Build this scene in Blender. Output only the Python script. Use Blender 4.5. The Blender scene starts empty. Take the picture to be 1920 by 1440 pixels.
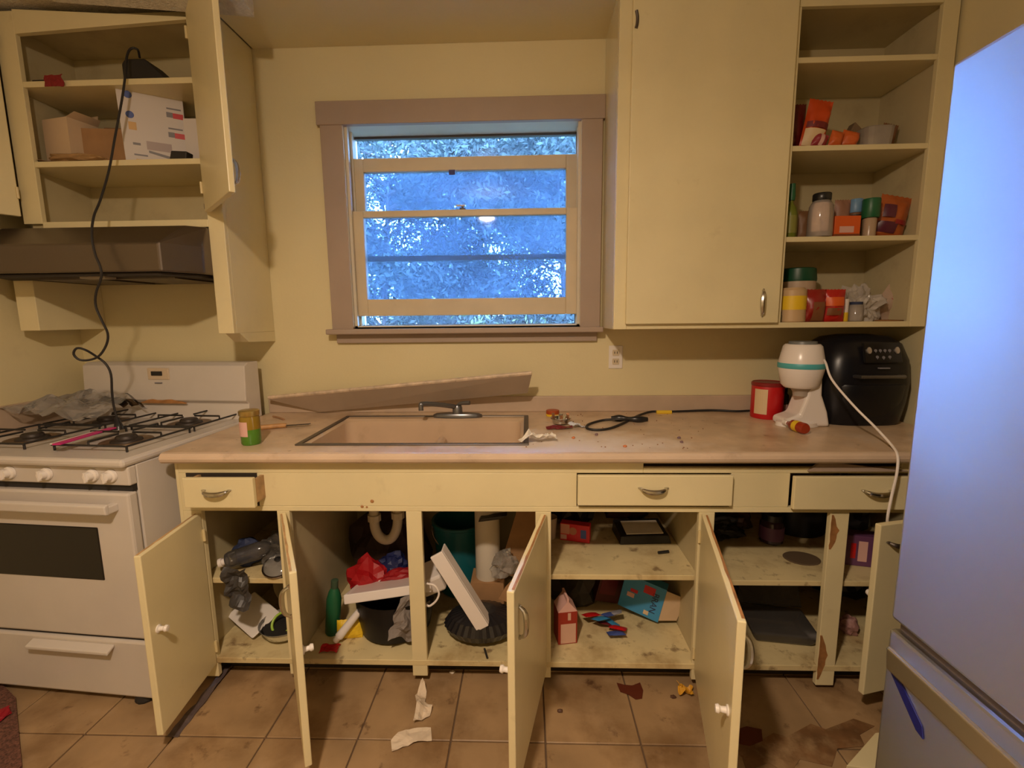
import bpy, bmesh, math, random
import numpy as np
from mathutils import Vector, Matrix, noise
random.seed(7)
S = bpy.context.scene
COL = S.collection
R = math.radians
PI = math.pi

# ------------------------------------------------------------------ camera, world, lamp, exposure
F, PITCH, YAW, ROLL = 881.6, .1412, -.0329, -.0104
CAM = Vector((0, -2.262, 1.366))
_f = Vector((math.sin(YAW)*math.cos(PITCH), math.cos(YAW)*math.cos(PITCH), -math.sin(PITCH)))
_r0 = Vector((math.cos(YAW), -math.sin(YAW), 0)); _u0 = _r0.cross(_f)
_r = math.cos(ROLL)*_r0 + math.sin(ROLL)*_u0
_u = -math.sin(ROLL)*_r0 + math.cos(ROLL)*_u0
cd = bpy.data.cameras.new('camera'); cam = bpy.data.objects.new('camera', cd); COL.objects.link(cam)
cd.sensor_fit = 'HORIZONTAL'; cd.sensor_width = 36; cd.lens = F/1920*36; cd.clip_start = .05
m = Matrix.Identity(4)
for i in range(3):
    m[i][0], m[i][1], m[i][2], m[i][3] = _r[i], _u[i], -_f[i], CAM[i]
cam.matrix_world = m; S.camera = cam

W = bpy.data.worlds.new('world'); S.world = W; W.use_nodes = True
bg = W.node_tree.nodes['Background']
bg.inputs[0].default_value = (.44, .69, 1.0, 1); bg.inputs[1].default_value = 38.0

ld = bpy.data.lights.new('ceiling_bulb', 'POINT'); lo = bpy.data.objects.new('ceiling_bulb', ld); COL.objects.link(lo)
lo.location = (-.38, -2.35, 2.33); ld.energy = 34; ld.color = (1, .77, .57); ld.shadow_soft_size = .045
la = bpy.data.lights.new('ceiling_diffuser', 'AREA'); lao = bpy.data.objects.new('ceiling_diffuser', la); COL.objects.link(lao)
la.shape = 'DISK'; la.size = .14; la.energy = 36; la.color = (1, .77, .57); lao.location = (-.38, -2.35, 2.31)

S.view_settings.view_transform = 'Standard'; S.view_settings.look = 'None'
S.view_settings.gamma = 1; S.view_settings.use_curve_mapping = False
S.view_settings.exposure = 0

# ------------------------------------------------------------------ helpers
def ray(u, v): return (u-960)/F*_r - (v-720)/F*_u + _f
def pY(u, v, y):
    d = ray(u, v); return CAM + d*((y-CAM.y)/d.y)
def pZ(u, v, z):
    d = ray(u, v); return CAM + d*((z-CAM.z)/d.z)
def mpp(p): return (Vector(p)-CAM).dot(_f)/F

def lin(c):
    return tuple(((x/255)/12.92 if x/255 <= .04045 else ((x/255+.055)/1.055)**2.4) for x in c)

MATS = {}
def mat(name, col, rough=.5, metal=0., var=0., vs=6., dirt=None, bump=0., bs=60., spec=.5, world=False, alpha=1., aniso=0., coat=0.):
    if name in MATS: return MATS[name]
    M = bpy.data.materials.new(name); M.use_nodes = True; nt = M.node_tree; N = nt.nodes; L = nt.links
    b = N['Principled BSDF']
    b.inputs['Base Color'].default_value = (*col, 1); b.inputs['Roughness'].default_value = rough
    b.inputs['Metallic'].default_value = metal; b.inputs['Specular IOR Level'].default_value = spec
    b.inputs['Alpha'].default_value = alpha; b.inputs['Coat Weight'].default_value = coat
    if world: co = N.new('ShaderNodeNewGeometry').outputs['Position']
    else: co = N.new('ShaderNodeTexCoord').outputs['Object']
    cur = None
    if var:
        n = N.new('ShaderNodeTexNoise'); n.inputs['Scale'].default_value = vs; n.inputs['Detail'].default_value = 5
        L.new(co, n.inputs['Vector'])
        cr = N.new('ShaderNodeValToRGB'); e = cr.color_ramp.elements
        e[0].position = .3; e[1].position = .7
        e[0].color = (*[c*(1-var) for c in col], 1); e[1].color = (*[min(1, c*(1+var)) for c in col], 1)
        L.new(n.outputs['Fac'], cr.inputs['Fac']); cur = cr.outputs['Color']
    for k, dd in enumerate(dirt or []):
        dc, lo_, hi_, ds = dd[:4]; amt = dd[4] if len(dd) > 4 else 1
        n = N.new('ShaderNodeTexNoise'); n.inputs['Scale'].default_value = ds; n.inputs['Detail'].default_value = 6
        n.inputs['Roughness'].default_value = .62
        mp = N.new('ShaderNodeMapping'); mp.inputs['Location'].default_value = (3.1*k+1.7, 5.3*k, 2.2*k)
        L.new(co, mp.inputs['Vector']); L.new(mp.outputs[0], n.inputs['Vector'])
        mr = N.new('ShaderNodeMapRange'); mr.inputs[1].default_value = lo_; mr.inputs[2].default_value = hi_
        mr.inputs[3].default_value = 0; mr.inputs[4].default_value = amt
        L.new(n.outputs['Fac'], mr.inputs[0])
        mx = N.new('ShaderNodeMix'); mx.data_type = 'RGBA'; mx.clamp_factor = True
        L.new(mr.outputs[0], mx.inputs['Factor'])
        if cur is None: mx.inputs['A'].default_value = (*col, 1)
        else: L.new(cur, mx.inputs['A'])
        mx.inputs['B'].default_value = (*dc, 1); cur = mx.outputs['Result']
    if cur is not None: L.new(cur, b.inputs['Base Color'])
    if bump:
        n = N.new('ShaderNodeTexNoise'); n.inputs['Scale'].default_value = bs; n.inputs['Detail'].default_value = 4
        L.new(co, n.inputs['Vector'])
        bp = N.new('ShaderNodeBump'); bp.inputs['Strength'].default_value = bump; bp.inputs['Distance'].default_value = .01
        L.new(n.outputs['Fac'], bp.inputs['Height']); L.new(bp.outputs[0], b.inputs['Normal'])
    MATS[name] = M; return M

def clear_mat(name, tint, t=.7, rough=.15, scat=.5, gloss=1.):
    """clear film / dirty glass: see-through + a little scattering + a thin sheen"""
    if name in MATS: return MATS[name]
    M = bpy.data.materials.new(name); M.use_nodes = True; nt = M.node_tree; N = nt.nodes; L = nt.links
    N.remove(N['Principled BSDF']); out = N['Material Output']
    tr = N.new('ShaderNodeBsdfTransparent'); tr.inputs[0].default_value = (*[.5+.5*c for c in tint], 1)
    df = N.new('ShaderNodeBsdfDiffuse'); df.inputs[0].default_value = (*tint, 1)
    tl = N.new('ShaderNodeBsdfTranslucent'); tl.inputs[0].default_value = (*tint, 1)
    gl = N.new('ShaderNodeBsdfGlossy'); gl.inputs['Roughness'].default_value = rough
    m0 = N.new('ShaderNodeMixShader'); m0.inputs[0].default_value = scat; L.new(df.outputs[0], m0.inputs[1]); L.new(tl.outputs[0], m0.inputs[2])
    co = N.new('ShaderNodeTexCoord').outputs['Object']
    n = N.new('ShaderNodeTexNoise'); n.inputs['Scale'].default_value = 5; n.inputs['Detail'].default_value = 6; L.new(co, n.inputs['Vector'])
    mr = N.new('ShaderNodeMapRange'); mr.inputs[1].default_value = .3; mr.inputs[2].default_value = .7
    mr.inputs[3].default_value = (1-t)*.7; mr.inputs[4].default_value = min(1, (1-t)*1.3); L.new(n.outputs['Fac'], mr.inputs[0])
    m1 = N.new('ShaderNodeMixShader'); L.new(mr.outputs[0], m1.inputs[0]); L.new(tr.outputs[0], m1.inputs[1]); L.new(m0.outputs[0], m1.inputs[2])
    fr = N.new('ShaderNodeFresnel'); fr.inputs[0].default_value = 1.45
    m2 = N.new('ShaderNodeMixShader'); fm = N.new('ShaderNodeMath'); fm.operation = 'MULTIPLY'; fm.inputs[1].default_value = gloss; L.new(fr.outputs[0], fm.inputs[0]); L.new(fm.outputs[0], m2.inputs[0]); L.new(m1.outputs[0], m2.inputs[1]); L.new(gl.outputs[0], m2.inputs[2])
    L.new(m2.outputs[0], out.inputs[0]); MATS[name] = M; return M

def bmn(): return bmesh.new()
def box(bm, x0, x1, y0, y1, z0, z1):
    vs = [bm.verts.new(p) for p in ((x0,y0,z0),(x1,y0,z0),(x1,y1,z0),(x0,y1,z0),(x0,y0,z1),(x1,y0,z1),(x1,y1,z1),(x0,y1,z1))]
    for f in ((3,2,1,0),(4,5,6,7),(0,1,5,4),(1,2,6,5),(2,3,7,6),(3,0,4,7)): bm.faces.new([vs[i] for i in f])
    return bm
def hexa(bm, b, t):
    vs = [bm.verts.new(p) for p in list(b)+list(t)]
    for f in ((3,2,1,0),(4,5,6,7),(0,1,5,4),(1,2,6,5),(2,3,7,6),(3,0,4,7)): bm.faces.new([vs[i] for i in f])
    return bm
def lathe(bm, prof, n=24, c=(0,0,0), sx=1, sy=1, p=2.):
    """profile of (radius, z); p > 2 makes the section squarer"""
    rings = []
    for r, z in prof:
        ring = []
        for i in range(n):
            a = 2*PI*i/n; ca, sa = math.cos(a), math.sin(a)
            k = (abs(ca)**p+abs(sa)**p)**(-1/p) if p != 2 else 1
            ring.append(bm.verts.new((c[0]+r*k*ca*sx, c[1]+r*k*sa*sy, c[2]+z)))
        rings.append(ring)
    for a, b in zip(rings, rings[1:]):
        for i in range(n): bm.faces.new((a[i], a[(i+1)%n], b[(i+1)%n], b[i]))
    if prof[0][0] > 1e-5: bm.faces.new(rings[0][::-1])
    if prof[-1][0] > 1e-5: bm.faces.new(rings[-1])
    return bm
def catmull(pts, k=6):
    P = [Vector(p) for p in pts]; P = [2*P[0]-P[1]]+P+[2*P[-1]-P[-2]]; o = []
    for i in range(1, len(P)-2):
        for j in range(k):
            t = j/k; a, b, c, d = P[i-1:i+3]
            o.append(.5*((2*b)+(c-a)*t+(2*a-5*b+4*c-d)*t*t+(3*b-a-3*c+d)*t**3))
    o.append(P[-2]); return o
def tube(bm, pts, r, n=8, k=6, flat=None):
    P = catmull(pts, k) if k else [Vector(p) for p in pts]
    rs = r if callable(r) else (lambda t: r)
    rings = []; up = None
    for i, p in enumerate(P):
        t = (P[min(i+1, len(P)-1)]-P[max(i-1, 0)]).normalized()
        if up is None: up = Vector((0,0,1)) if abs(t.z) < .9 else Vector((0,1,0))
        s = t.cross(up).normalized(); up = s.cross(t).normalized()
        q = rs(i/(len(P)-1))
        rings.append([bm.verts.new(p+(s*math.cos(2*PI*j/n)+up*math.sin(2*PI*j/n)*(flat or 1))*q) for j in range(n)])
    for a, b in zip(rings, rings[1:]):
        for j in range(n): bm.faces.new((a[j], a[(j+1)%n], b[(j+1)%n], b[j]))
    bm.faces.new(rings[0][::-1]); bm.faces.new(rings[-1]); return bm
def prism(bm, poly, a0, a1, ax='y'):
    """polygon in the two other axes (in x,y,z order), pushed along ax"""
    def v(p, a):
        return {'x': (a, p[0], p[1]), 'y': (p[0], a, p[1]), 'z': (p[0], p[1], a)}[ax]
    A = [bm.verts.new(v(p, a0)) for p in poly]; B = [bm.verts.new(v(p, a1)) for p in poly]; n = len(poly)
    bm.faces.new(A); bm.faces.new(B[::-1])
    for i in range(n): bm.faces.new((A[i], B[i], B[(i+1)%n], A[(i+1)%n]))
    return bm
def blob(bm, sx, sy, sz, amp=.2, fq=2., seed=0, sub=3, c=(0,0,0), floor=True):
    r = bmesh.ops.create_icosphere(bm, subdivisions=sub, radius=1)
    for v in r['verts']:
        d = v.co.copy(); q = 1+amp*noise.fractal(d*fq+Vector((seed*3.1, seed*1.7, 0)), .8, 2., 4)
        v.co = Vector((d.x*sx*q+c[0], d.y*sy*q+c[1], d.z*sz*q+c[2]))
        if floor: v.co.z = max(v.co.z, c[2]-sz*.75)
    return bm
def sheet(bm, w, h, amp=.02, fq=9, seed=0, nx=12, ny=12, cut=0., fold=None):
    """crumpled sheet lying in xy"""
    g = {}
    for i in range(nx+1):
        for j in range(ny+1):
            x = w*(i/nx-.5); y = h*(j/ny-.5)
            e = Vector((x*fq*1.3+seed*7, y*fq*1.3, seed))
            dx = cut*noise.noise(Vector((y*fq*2, seed*3., 1))); dy = cut*noise.noise(Vector((x*fq*2, seed*5., 2)))
            z = amp*(noise.fractal(e, .9, 2, 3)+.5)
            if fold: z += fold(x, y)
            g[i, j] = bm.verts.new((x+dx, y+dy, max(z, .0005)))
    for i in range(nx):
        for j in range(ny): bm.faces.new((g[i,j], g[i+1,j], g[i+1,j+1], g[i,j+1]))
    return bm
def pouch(bm, w, h, d, seed=0, zig=True, nx=12, nz=14, taper=0.):
    """filled plastic pouch, standing, front at -y"""
    for s in (-1, 1):
        g = {}
        for i in range(nx+1):
            for j in range(nz+1):
                a = 2*i/nx-1; t = j/nz
                x = a*w/2*(1-taper*t); z = h*t
                y = s*d/2*max(0, (1-abs(a)**3))*max(0, math.sin(PI*min(1, t*1.05)))**.6
                y += (.18*d*noise.fractal(Vector((x*25, z*25, seed+.5*s)), .8, 2, 3) if abs(a) < .99 and .02 < t < .97 else 0)
                if zig and j == nz and i % 2: z -= h*.02
                g[i, j] = bm.verts.new((x, y, z))
        for i in range(nx):
            for j in range(nz):
                q = (g[i,j], g[i+1,j], g[i+1,j+1], g[i,j+1]); bm.faces.new(q if s < 0 else q[::-1])
    bmesh.ops.remove_doubles(bm, verts=bm.verts, dist=1e-5); return bm

def obj(name, bm, mt, parent=None, loc=(0,0,0), rot=(0,0,0), smooth=False, bevel=0., seg=2, solid=0., label=None):
    me = bpy.data.meshes.new(name)
    bmesh.ops.recalc_face_normals(bm, faces=bm.faces)
    bm.to_mesh(me); bm.free()
    o = bpy.data.objects.new(name, me); COL.objects.link(o)
    if mt: me.materials.append(mt)
    o.location = loc; o.rotation_euler = rot
    if parent: o.parent = parent
    if smooth:
        me.polygons.foreach_set('use_smooth', [True]*len(me.polygons))
        try: me.set_sharp_from_angle(angle=R(40))
        except Exception: pass
    if solid:
        k = o.modifiers.new('solid', 'SOLIDIFY'); k.thickness = solid
    if bevel:
        k = o.modifiers.new('bevel', 'BEVEL'); k.width = bevel; k.segments = seg; k.limit_method = 'ANGLE'
    if label: o['label'] = label
    return o
def tag(o, label, cat, group=None):
    o['label'] = label; o['category'] = cat
    if group: o['group'] = group
    return o
def thing(name, label, cat, loc=(0,0,0), rotz=0., group=None, rot=None):
    o = bpy.data.objects.new(name, None); COL.objects.link(o); o.empty_display_size = .05
    o.location = loc; o.rotation_euler = rot if rot else (0, 0, rotz)
    return tag(o, label, cat, group)
def struct(name, bm, mt, parent=None, **k):
    o = obj(name, bm, mt, parent, **k)
    if parent is None: o['kind'] = 'structure'
    return o
def bx(name, mt, parent, x0, x1, y0, y1, z0, z1, bevel=.0, **k):
    return obj(name, box(bmn(), x0, x1, y0, y1, z0, z1), mt, parent, bevel=bevel, **k)
def text(name, s, size, mt, parent, loc, rot, ext=.0004, label=None):
    c = bpy.data.curves.new(name, 'FONT'); c.body = s; c.size = size; c.extrude = ext; c.align_x = 'CENTER'; c.align_y = 'CENTER'; c.resolution_u = 3
    t = bpy.data.objects.new(name, c); COL.objects.link(t)
    me = bpy.data.meshes.new_from_object(t); bpy.data.objects.remove(t)
    o = bpy.data.objects.new(name, me); COL.objects.link(o); me.materials.clear(); me.materials.append(mt)
    o.location = loc; o.rotation_euler = rot; o.parent = parent
    return o
def pull(length=.09, out=.022):
    """bow pull lying along x, standing out along -y"""
    bm = bmn(); h = length/2
    tube(bm, [(-h,-.002,.004),(-h*.75,-out*.75,0),(-h*.3,-out,-.004),(h*.3,-out,-.004),(h*.75,-out*.75,0),(h,-.002,.004)],
         lambda t: .0035+.004*math.sin(PI*t), 8, 5, 1.3)
    for s in (-1, 1): lathe(bm, [(.008,0),(.007,.003),(0,.004)], 10, (s*h, 0, .004))
    return bm

# ------------------------------------------------------------------ materials
WALL = mat('wall_paint', (.70,.61,.36), .45, var=.05, vs=1.5, dirt=[((.45,.36,.2),.66,.8,3,.35)], bump=.06, bs=90)
CREAM = mat('cream_enamel', (.72,.63,.38), .36, var=.05, vs=4, dirt=[((.42,.33,.17),.64,.82,7,.45)], bump=.05, bs=40)
CREAM2 = mat('cream_enamel_grimy', (.66,.55,.30), .45, var=.1, vs=5, dirt=[((.34,.22,.09),.48,.70,6,.75), ((.17,.10,.045),.58,.70,18,.75)], bump=.05, bs=40)
INSIDE = mat('cabinet_inside_paint', (.55,.47,.28), .55, var=.08, vs=5, dirt=[((.3,.22,.12),.55,.8,6,.5)])
TRIM = mat('taupe_trim_paint', (.38,.29,.23), .45, var=.04, vs=5)
SASH = mat('sash_paint', (.60,.50,.34), .45, var=.06, vs=8, dirt=[((.3,.22,.14),.66,.8,12,.5)])
WOODCHIP = mat('bare_wood', (.33,.15,.05), .6, var=.3, vs=30)
PLY = mat('plywood_edge', (.45,.28,.13), .6, var=.25, vs=25)
COUNTER = mat('countertop_laminate', (.60,.445,.30), .34, var=.14, vs=9, dirt=[((.70,.58,.48),.54,.68,3.2,.6), ((.38,.24,.12),.50,.72,4.5,.75), ((.18,.10,.05),.64,.73,22,.75)], bump=.05, bs=80, world=True)
# white powder spilled over the counter in front of and beside the sink
_nt = COUNTER.node_tree; _b = _nt.nodes['Principled BSDF']; _src = _b.inputs['Base Color'].links[0].from_socket
_g = _nt.nodes.new('ShaderNodeNewGeometry'); _mp = _nt.nodes.new('ShaderNodeMapping'); _mp.inputs['Location'].default_value = (-.12*1.5, .62*3.4, -.91); _mp.inputs['Scale'].default_value = (1.5, 3.4, 1)
_ln = _nt.nodes.new('ShaderNodeVectorMath'); _ln.operation = 'LENGTH'; _nz = _nt.nodes.new('ShaderNodeTexNoise'); _nz.inputs['Scale'].default_value = 14; _nz.inputs['Detail'].default_value = 7
_ad = _nt.nodes.new('ShaderNodeMath'); _ad.operation = 'ADD'; _mr = _nt.nodes.new('ShaderNodeMapRange')
_mr.inputs[1].default_value = .75; _mr.inputs[2].default_value = 1.35; _mr.inputs[3].default_value = .85; _mr.inputs[4].default_value = 0
_mx = _nt.nodes.new('ShaderNodeMix'); _mx.data_type = 'RGBA'; _mx.inputs['B'].default_value = (.80, .72, .68, 1)
for _a, _c in ((_g.outputs['Position'], _mp.inputs[0]), (_mp.outputs[0], _ln.inputs[0]), (_g.outputs['Position'], _nz.inputs['Vector']), (_ln.outputs['Value'], _ad.inputs[0]), (_nz.outputs['Fac'], _ad.inputs[1]), (_ad.outputs[0], _mr.inputs[0]), (_mr.outputs[0], _mx.inputs['Factor']), (_src, _mx.inputs['A']), (_mx.outputs['Result'], _b.inputs['Base Color'])): _nt.links.new(_a, _c)
SPLASH = mat('backsplash_laminate', (.50,.38,.28), .45, var=.08, vs=9)
CEIL = mat('popcorn_ceiling', (.60,.55,.46), .8, var=.12, vs=60, bump=.6, bs=160)
TILE = mat('floor_tile', (.345,.225,.115), .42, var=.2, vs=5, dirt=[((.17,.09,.035),.48,.70,4,.8), ((.08,.035,.015),.60,.70,10,.85), ((.42,.29,.17),.6,.75,7,.5)], bump=.08, bs=25, world=True)
GROUT = mat('grout', (.13,.08,.045), .8)
DARK = mat('dark_void', (.03,.022,.015), .8)
WHITE = mat('white_enamel', (.61,.56,.51), .25, var=.03, vs=6, dirt=[((.45,.33,.2),.68,.82,5,.4)])
WHITE_P = mat('white_plastic', (.78,.73,.68), .35)
BLACK = mat('black_plastic', (.014,.014,.016), .3)
BLACKM = mat('black_matte', (.018,.016,.016), .6)
WFILM = clear_mat('white_film', (.9,.84,.78), .40, .15, .4)
DFILM = clear_mat('dark_film', (.30,.28,.26), .70, .15, .4)
IRON = mat('cast_iron', (.02,.018,.017), .5, var=.3, vs=40)
CHROME = mat('chrome', (.55,.53,.5), .22, 1)
STEEL = mat('dark_steel', (.16,.14,.13), .4, 1)
STAIN = mat('stainless_steel', (.76,.81,.92), .46, 1, bump=.03, bs=5)
STAIN.node_tree.nodes['Principled BSDF'].inputs['Anisotropic'].default_value = .93
STAIN.node_tree.nodes['Principled BSDF'].inputs['Anisotropic Rotation'].default_value = .25
_tg = STAIN.node_tree.nodes.new('ShaderNodeTangent'); _tg.direction_type = 'RADIAL'; _tg.axis = 'Z'
STAIN.node_tree.links.new(_tg.outputs[0], STAIN.node_tree.nodes['Principled BSDF'].inputs['Tangent'])
STAINH = mat('hood_steel', (.17,.14,.115), .34, .9)
RUSTY = mat('rust_stain', (.42,.20,.07), .5, var=.3, vs=20)
ALMOND = mat('almond_porcelain', (.58,.42,.28), .3, var=.06, vs=7, dirt=[((.3,.2,.11),.6,.8,6,.5)])
CARD = mat('cardboard', (.36,.20,.09), .7, var=.12, vs=12)
PAPER = mat('paper', (.74,.68,.58), .7, var=.08, vs=15)
FILM = clear_mat('clear_film', (.8,.78,.74), .72, .12, .4)
GLASS = clear_mat('dirty_glass', (.46,.62,.84), .91, .04, .85, .3)
GLASS2 = clear_mat('storm_glass', (.42,.62,.9), .98, .03, .85)
def flatc(name, rgb, rough=.5, **k): return mat(name, lin(rgb), rough, **k)
RED = flatc('red_print', (190,25,28), .4); ORANGE = flatc('orange_print', (214,92,30), .45); YELLOW = flatc('yellow_print', (228,190,40), .45)
BLUE = flatc('blue_print', (60,140,190), .45); NAVY = flatc('navy_cloth', (42,52,84), .7); TEAL = flatc('teal_plastic', (20,95,105), .4)
GREEN = flatc('green_plastic', (30,95,60), .4); DKGREEN = flatc('dark_green_plastic', (10,70,45), .4)
PINK = flatc('magenta_plastic', (196,40,120), .4); BRANDBLUE = flatc('blue_ink', (70,90,160), .5); MAROON = flatc('maroon_print', (110,30,35), .5)
PALEPINK = flatc('pale_pink_paper', (214,170,160), .6); PURPLE = flatc('purple_print', (100,60,95), .5); BROWNC = flatc('brown_cloth', (70,45,32), .8, var=.3, vs=20)
TAPE = flatc('blue_tape', (20,26,110), .5); GREY = flatc('grey_ink', (120,118,125), .5); AQUA = flatc('aqua_band', (80,170,175), .4)
SKYBAND = flatc('light_blue_cap', (110,150,190), .4)

# ------------------------------------------------------------------ room shell
XL, XR, ZC, YR = -2.2, 1.6, 2.58, -4.0
WX0, WX1, WZ0, WZ1 = -.842, .262, 1.325, 2.245
bm = bmn(); box(bm, XL-.1, WX0, 0, .16, 0, ZC); box(bm, WX1, XR+.1, 0, .16, 0, ZC); box(bm, WX0, WX1, 0, .16, 0, WZ0); box(bm, WX0, WX1, 0, .16, WZ1, ZC)
struct('wall_back', bm, WALL)
struct('wall_left', box(bmn(), XL-.1, XL, YR, 0, 0, ZC), WALL)
struct('wall_right', box(bmn(), XR, XR+.1, YR, 0, 0, ZC), WALL)
struct('wall_rear', box(bmn(), XL-.1, XR+.1, YR-.1, YR, 0, ZC), WALL)
ceil = struct('ceiling', box(bmn(), XL-.1, XR+.1, YR-.1, .16, ZC, ZC+.1), CEIL)
# painted plaster of the ceiling recess between the two wall cabinets
bx('painted_recess', WALL, ceil, -1.0, .40, -1.6, -.33, ZC-.012, ZC)
bx('painted_recess', WALL, ceil, -1.22, .355, -.33, -.001, ZC-.012, ZC)
# popcorn plaster sagging in front of the left cabinet
hexa(bm := bmn(), [(-2.19,-.62,ZC),(-1.02,-.62,ZC),(-1.02,-.345,ZC-.085),(-1.78,-.345,ZC-.012)], [(-2.19,-.62,ZC+.01),(-1.02,-.62,ZC+.01),(-1.02,-.345,ZC+.01),(-1.78,-.345,ZC+.01)])
obj('sagging_plaster', bm, CEIL, ceil)
floor = struct('floor', box(bmn(), XL-.1, XR+.1, YR-.1, .16, -.1, -.006), GROUT)
tb = bmn(); box(tb, -.1515, .1515, -.1515, .1515, -.012, 0)
t0 = None
for i in range(-7, 6):
    for j in range(-2, 11):
        x = .052+.308*i-.154; y = -.915-.308*j+.154
        if x-.15 < XL-.05 or x+.15 > XR+.1 or y > -.2 or y < YR+.1: continue
        if t0 is None: t = t0 = obj('tile', tb, TILE, floor, bevel=.002, seg=1)
        else: t = t0.copy(); COL.objects.link(t)
        t.location = (x, y, random.uniform(-.0012, .0006)); t.rotation_euler = (random.uniform(-.002, .002), random.uniform(-.002, .002), 0)
bs = struct('trim_1', box(bmn(), XL, XL+.02, -2.2, -.02, .90, 1.02), SPLASH, bevel=.003)
bsb = bx('ledge', SPLASH, bs, XL, XL+.13, -2.2, -.02, .86, .90)

# ------------------------------------------------------------------ window
win = bpy.data.objects.new('window_1', None); COL.objects.link(win); win['kind'] = 'structure'
win['label'] = 'double hung window in taupe casing above the sink'
bm = bmn(); box(bm, -.932, WX0+.012, -.024, 0, 1.315, 2.235); obj('casing', bm, TRIM, win, bevel=.003)
bx('casing', TRIM, win, WX1-.012, .343, -.024, 0, 1.315, 2.235, .003)
bx('head_casing', TRIM, win, -.945, .352, -.03, 0, 2.232, 2.332, .003)
bx('sill', TRIM, win, -.945, .352, -.075, .02, 1.293, 1.318, .005)
bx('apron', TRIM, win, -.915, .33, -.022, 0, 1.25, 1.293, .003)
JAMB = mat('jamb_paint', (.62,.56,.44), .4, var=.05)
for a, b in ((WX0-.004, WX0+.014), (WX1-.014, WX1+.004)): bx('jamb', JAMB, win, a, b, -.02, .16, WZ0, WZ1)
bx('head_jamb', JAMB, win, WX0, WX1, -.02, .16, WZ1-.012, WZ1+.004)
bx('sill_board', JAMB, win, WX0, WX1, .0, .20, WZ0-.01, WZ0+.006)
for a, b in ((WX0+.014, WX0+.026), (WX1-.026, WX1-.014)):
    bx('stop', JAMB, win, a, b, .0, .018, WZ0, WZ1)
    bx('parting_strip', JAMB, win, a, b, .062, .07, WZ0, WZ1)
def sash(name, y, th, x0, x1, z0, z1, st, top, bot, pane, tilt=0., m=SASH):
    bm = bmn(); box(bm, x0, x0+st, y, y+th, z0, z1); s = obj(name, bm, m, win, bevel=.003)
    bx('stile', m, s, x1-st, x1, y, y+th, z0, z1, .003)
    hexa(bm := bmn(), [(x0+st,y,z1-top),(x1-st,y,z1-top+tilt),(x1-st,y+th,z1-top+tilt),(x0+st,y+th,z1-top)], [(x0+st,y,z1),(x1-st,y,z1),(x1-st,y+th,z1),(x0+st,y+th,z1)])
    obj('top_rail', bm, m, s, bevel=.003)
    bx('bottom_rail', m, s, x0+st, x1-st, y, y+th, z0, z0+bot, .003)
    bx('pane', pane, s, x0+st-.006, x1-st+.006, y+th*.5-.002, y+th*.5+.002, z0+bot-.006, z1-top+.006)
    return s
ls = sash('lower_sash', .022, .036, -.832, .248, 1.378, 1.868, .062, .030, .080, GLASS)
us = sash('upper_sash', .072, .036, -.836, .25, 1.848, 2.118, .062, .062, .03, GLASS)
bm = bmn(); lathe(bm, [(.016,0),(.016,.008),(.006,.012),(.006,.018)], 12); box(bm, -.03, .012, -.006, .004, .018, .025)
obj('sash_lock', bm, STEEL, ls, loc=(-.30, .045, 1.868))
bx('painters_tape', TAPE, us, -.365, -.335, .068, .0715, 2.035, 2.058)
bm = bmn(); 
ALU = mat('dark_aluminium', (.10,.09,.09), .45, .6)
for a in ((-.856,-.83),(.238,.258)): box(bm, a[0], a[1], .125, .15, 1.33, 2.25)
box(bm, -.83, .238, .125, .15, 2.222, 2.25); box(bm, -.83, .238, .125, .15, 1.326, 1.334); box(bm, -.83, .238, .12, .15, 1.648, 1.672)
sw = obj('storm_sash', bm, ALU, win)
bx('storm_pane', GLASS2, sw, -.834, .242, .136, .139, 1.33, 1.655); bx('storm_pane', GLASS2, sw, -.834, .242, .141, .144, 1.66, 2.226)

# outlet under the right wall cabinet
o = thing('wall_outlet', 'pale duplex outlet on the wall under the right wall cabinet', 'outlet', (.423, 0, 1.172))
bx('plate', WHITE_P, o, -.033, .033, -.006, 0, -.055, .055, .003)
for dz in (-.021, .021):
    f = obj('socket', prism(bmn(), [(-.015,-.014),(.015,-.014),(.017,0),(.015,.014),(-.015,.014),(-.017,0)], -.009, -.005, 'y'), SASH, o, loc=(0,0,dz))
    for dx in (-.006, .006): bx('slot', DARK, f, dx-.0015, dx+.0015, -.0095, -.006, -.005, .006)
# ------------------------------------------------------------------ base cabinet run
YB, YC = -.679, -.709
base = thing('base_cabinet', 'long cream base cabinet run under the counter, five doors hanging open', 'cabinet', (0, YB, 0))
def bpart(name, x0, x1, y0, y1, z0, z1, m=CREAM, bev=.002, **k): return bx(name, m, base, x0, x1, y0-YB, y1-YB, z0, z1, bev, **k)
ZB, ZO = .10, .684
for x0, x1, z0 in ((-1.25,-1.182,.02),(-.904,-.858,.035),(-.436,-.38,.035),(.026,.081,.035),(.598,.652,.035),(1.048,1.112,.02),(1.53,1.585,.02)):
    bpart('stile', x0, x1, YB, YB+.02, z0, ZO)
bpart('rail', -1.25, 1.585, YB, YB+.02, ZO, .703)
bpart('rail', -1.25, .40, YB, YB+.02, .826, .872)
bpart('rail', .40, 1.585, YB, YB+.02, .826, .845); bpart('rail', 1.27, 1.585, YB, YB+.02, .8451, .872); bpart('slot_shade', .39, 1.28, YB+.04, YB+.045, .83, .872, DARK, 0)  # dark strip painted in for the shade inside the slot
for x0, x1 in ((-1.25,-1.225),(-.965,.171),(.701,.901),(1.38,1.585)): bpart('rail_panel', x0, x1, YB, YB+.02, .703, .826)
for x0, x1 in ((-1.25,-1.232),(-.89,-.872),(.045,.062),(.616,.634),(1.555,1.585)): bpart('partition', x0, x1, YB+.02, -.005, .085, .70, INSIDE, 0)
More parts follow.
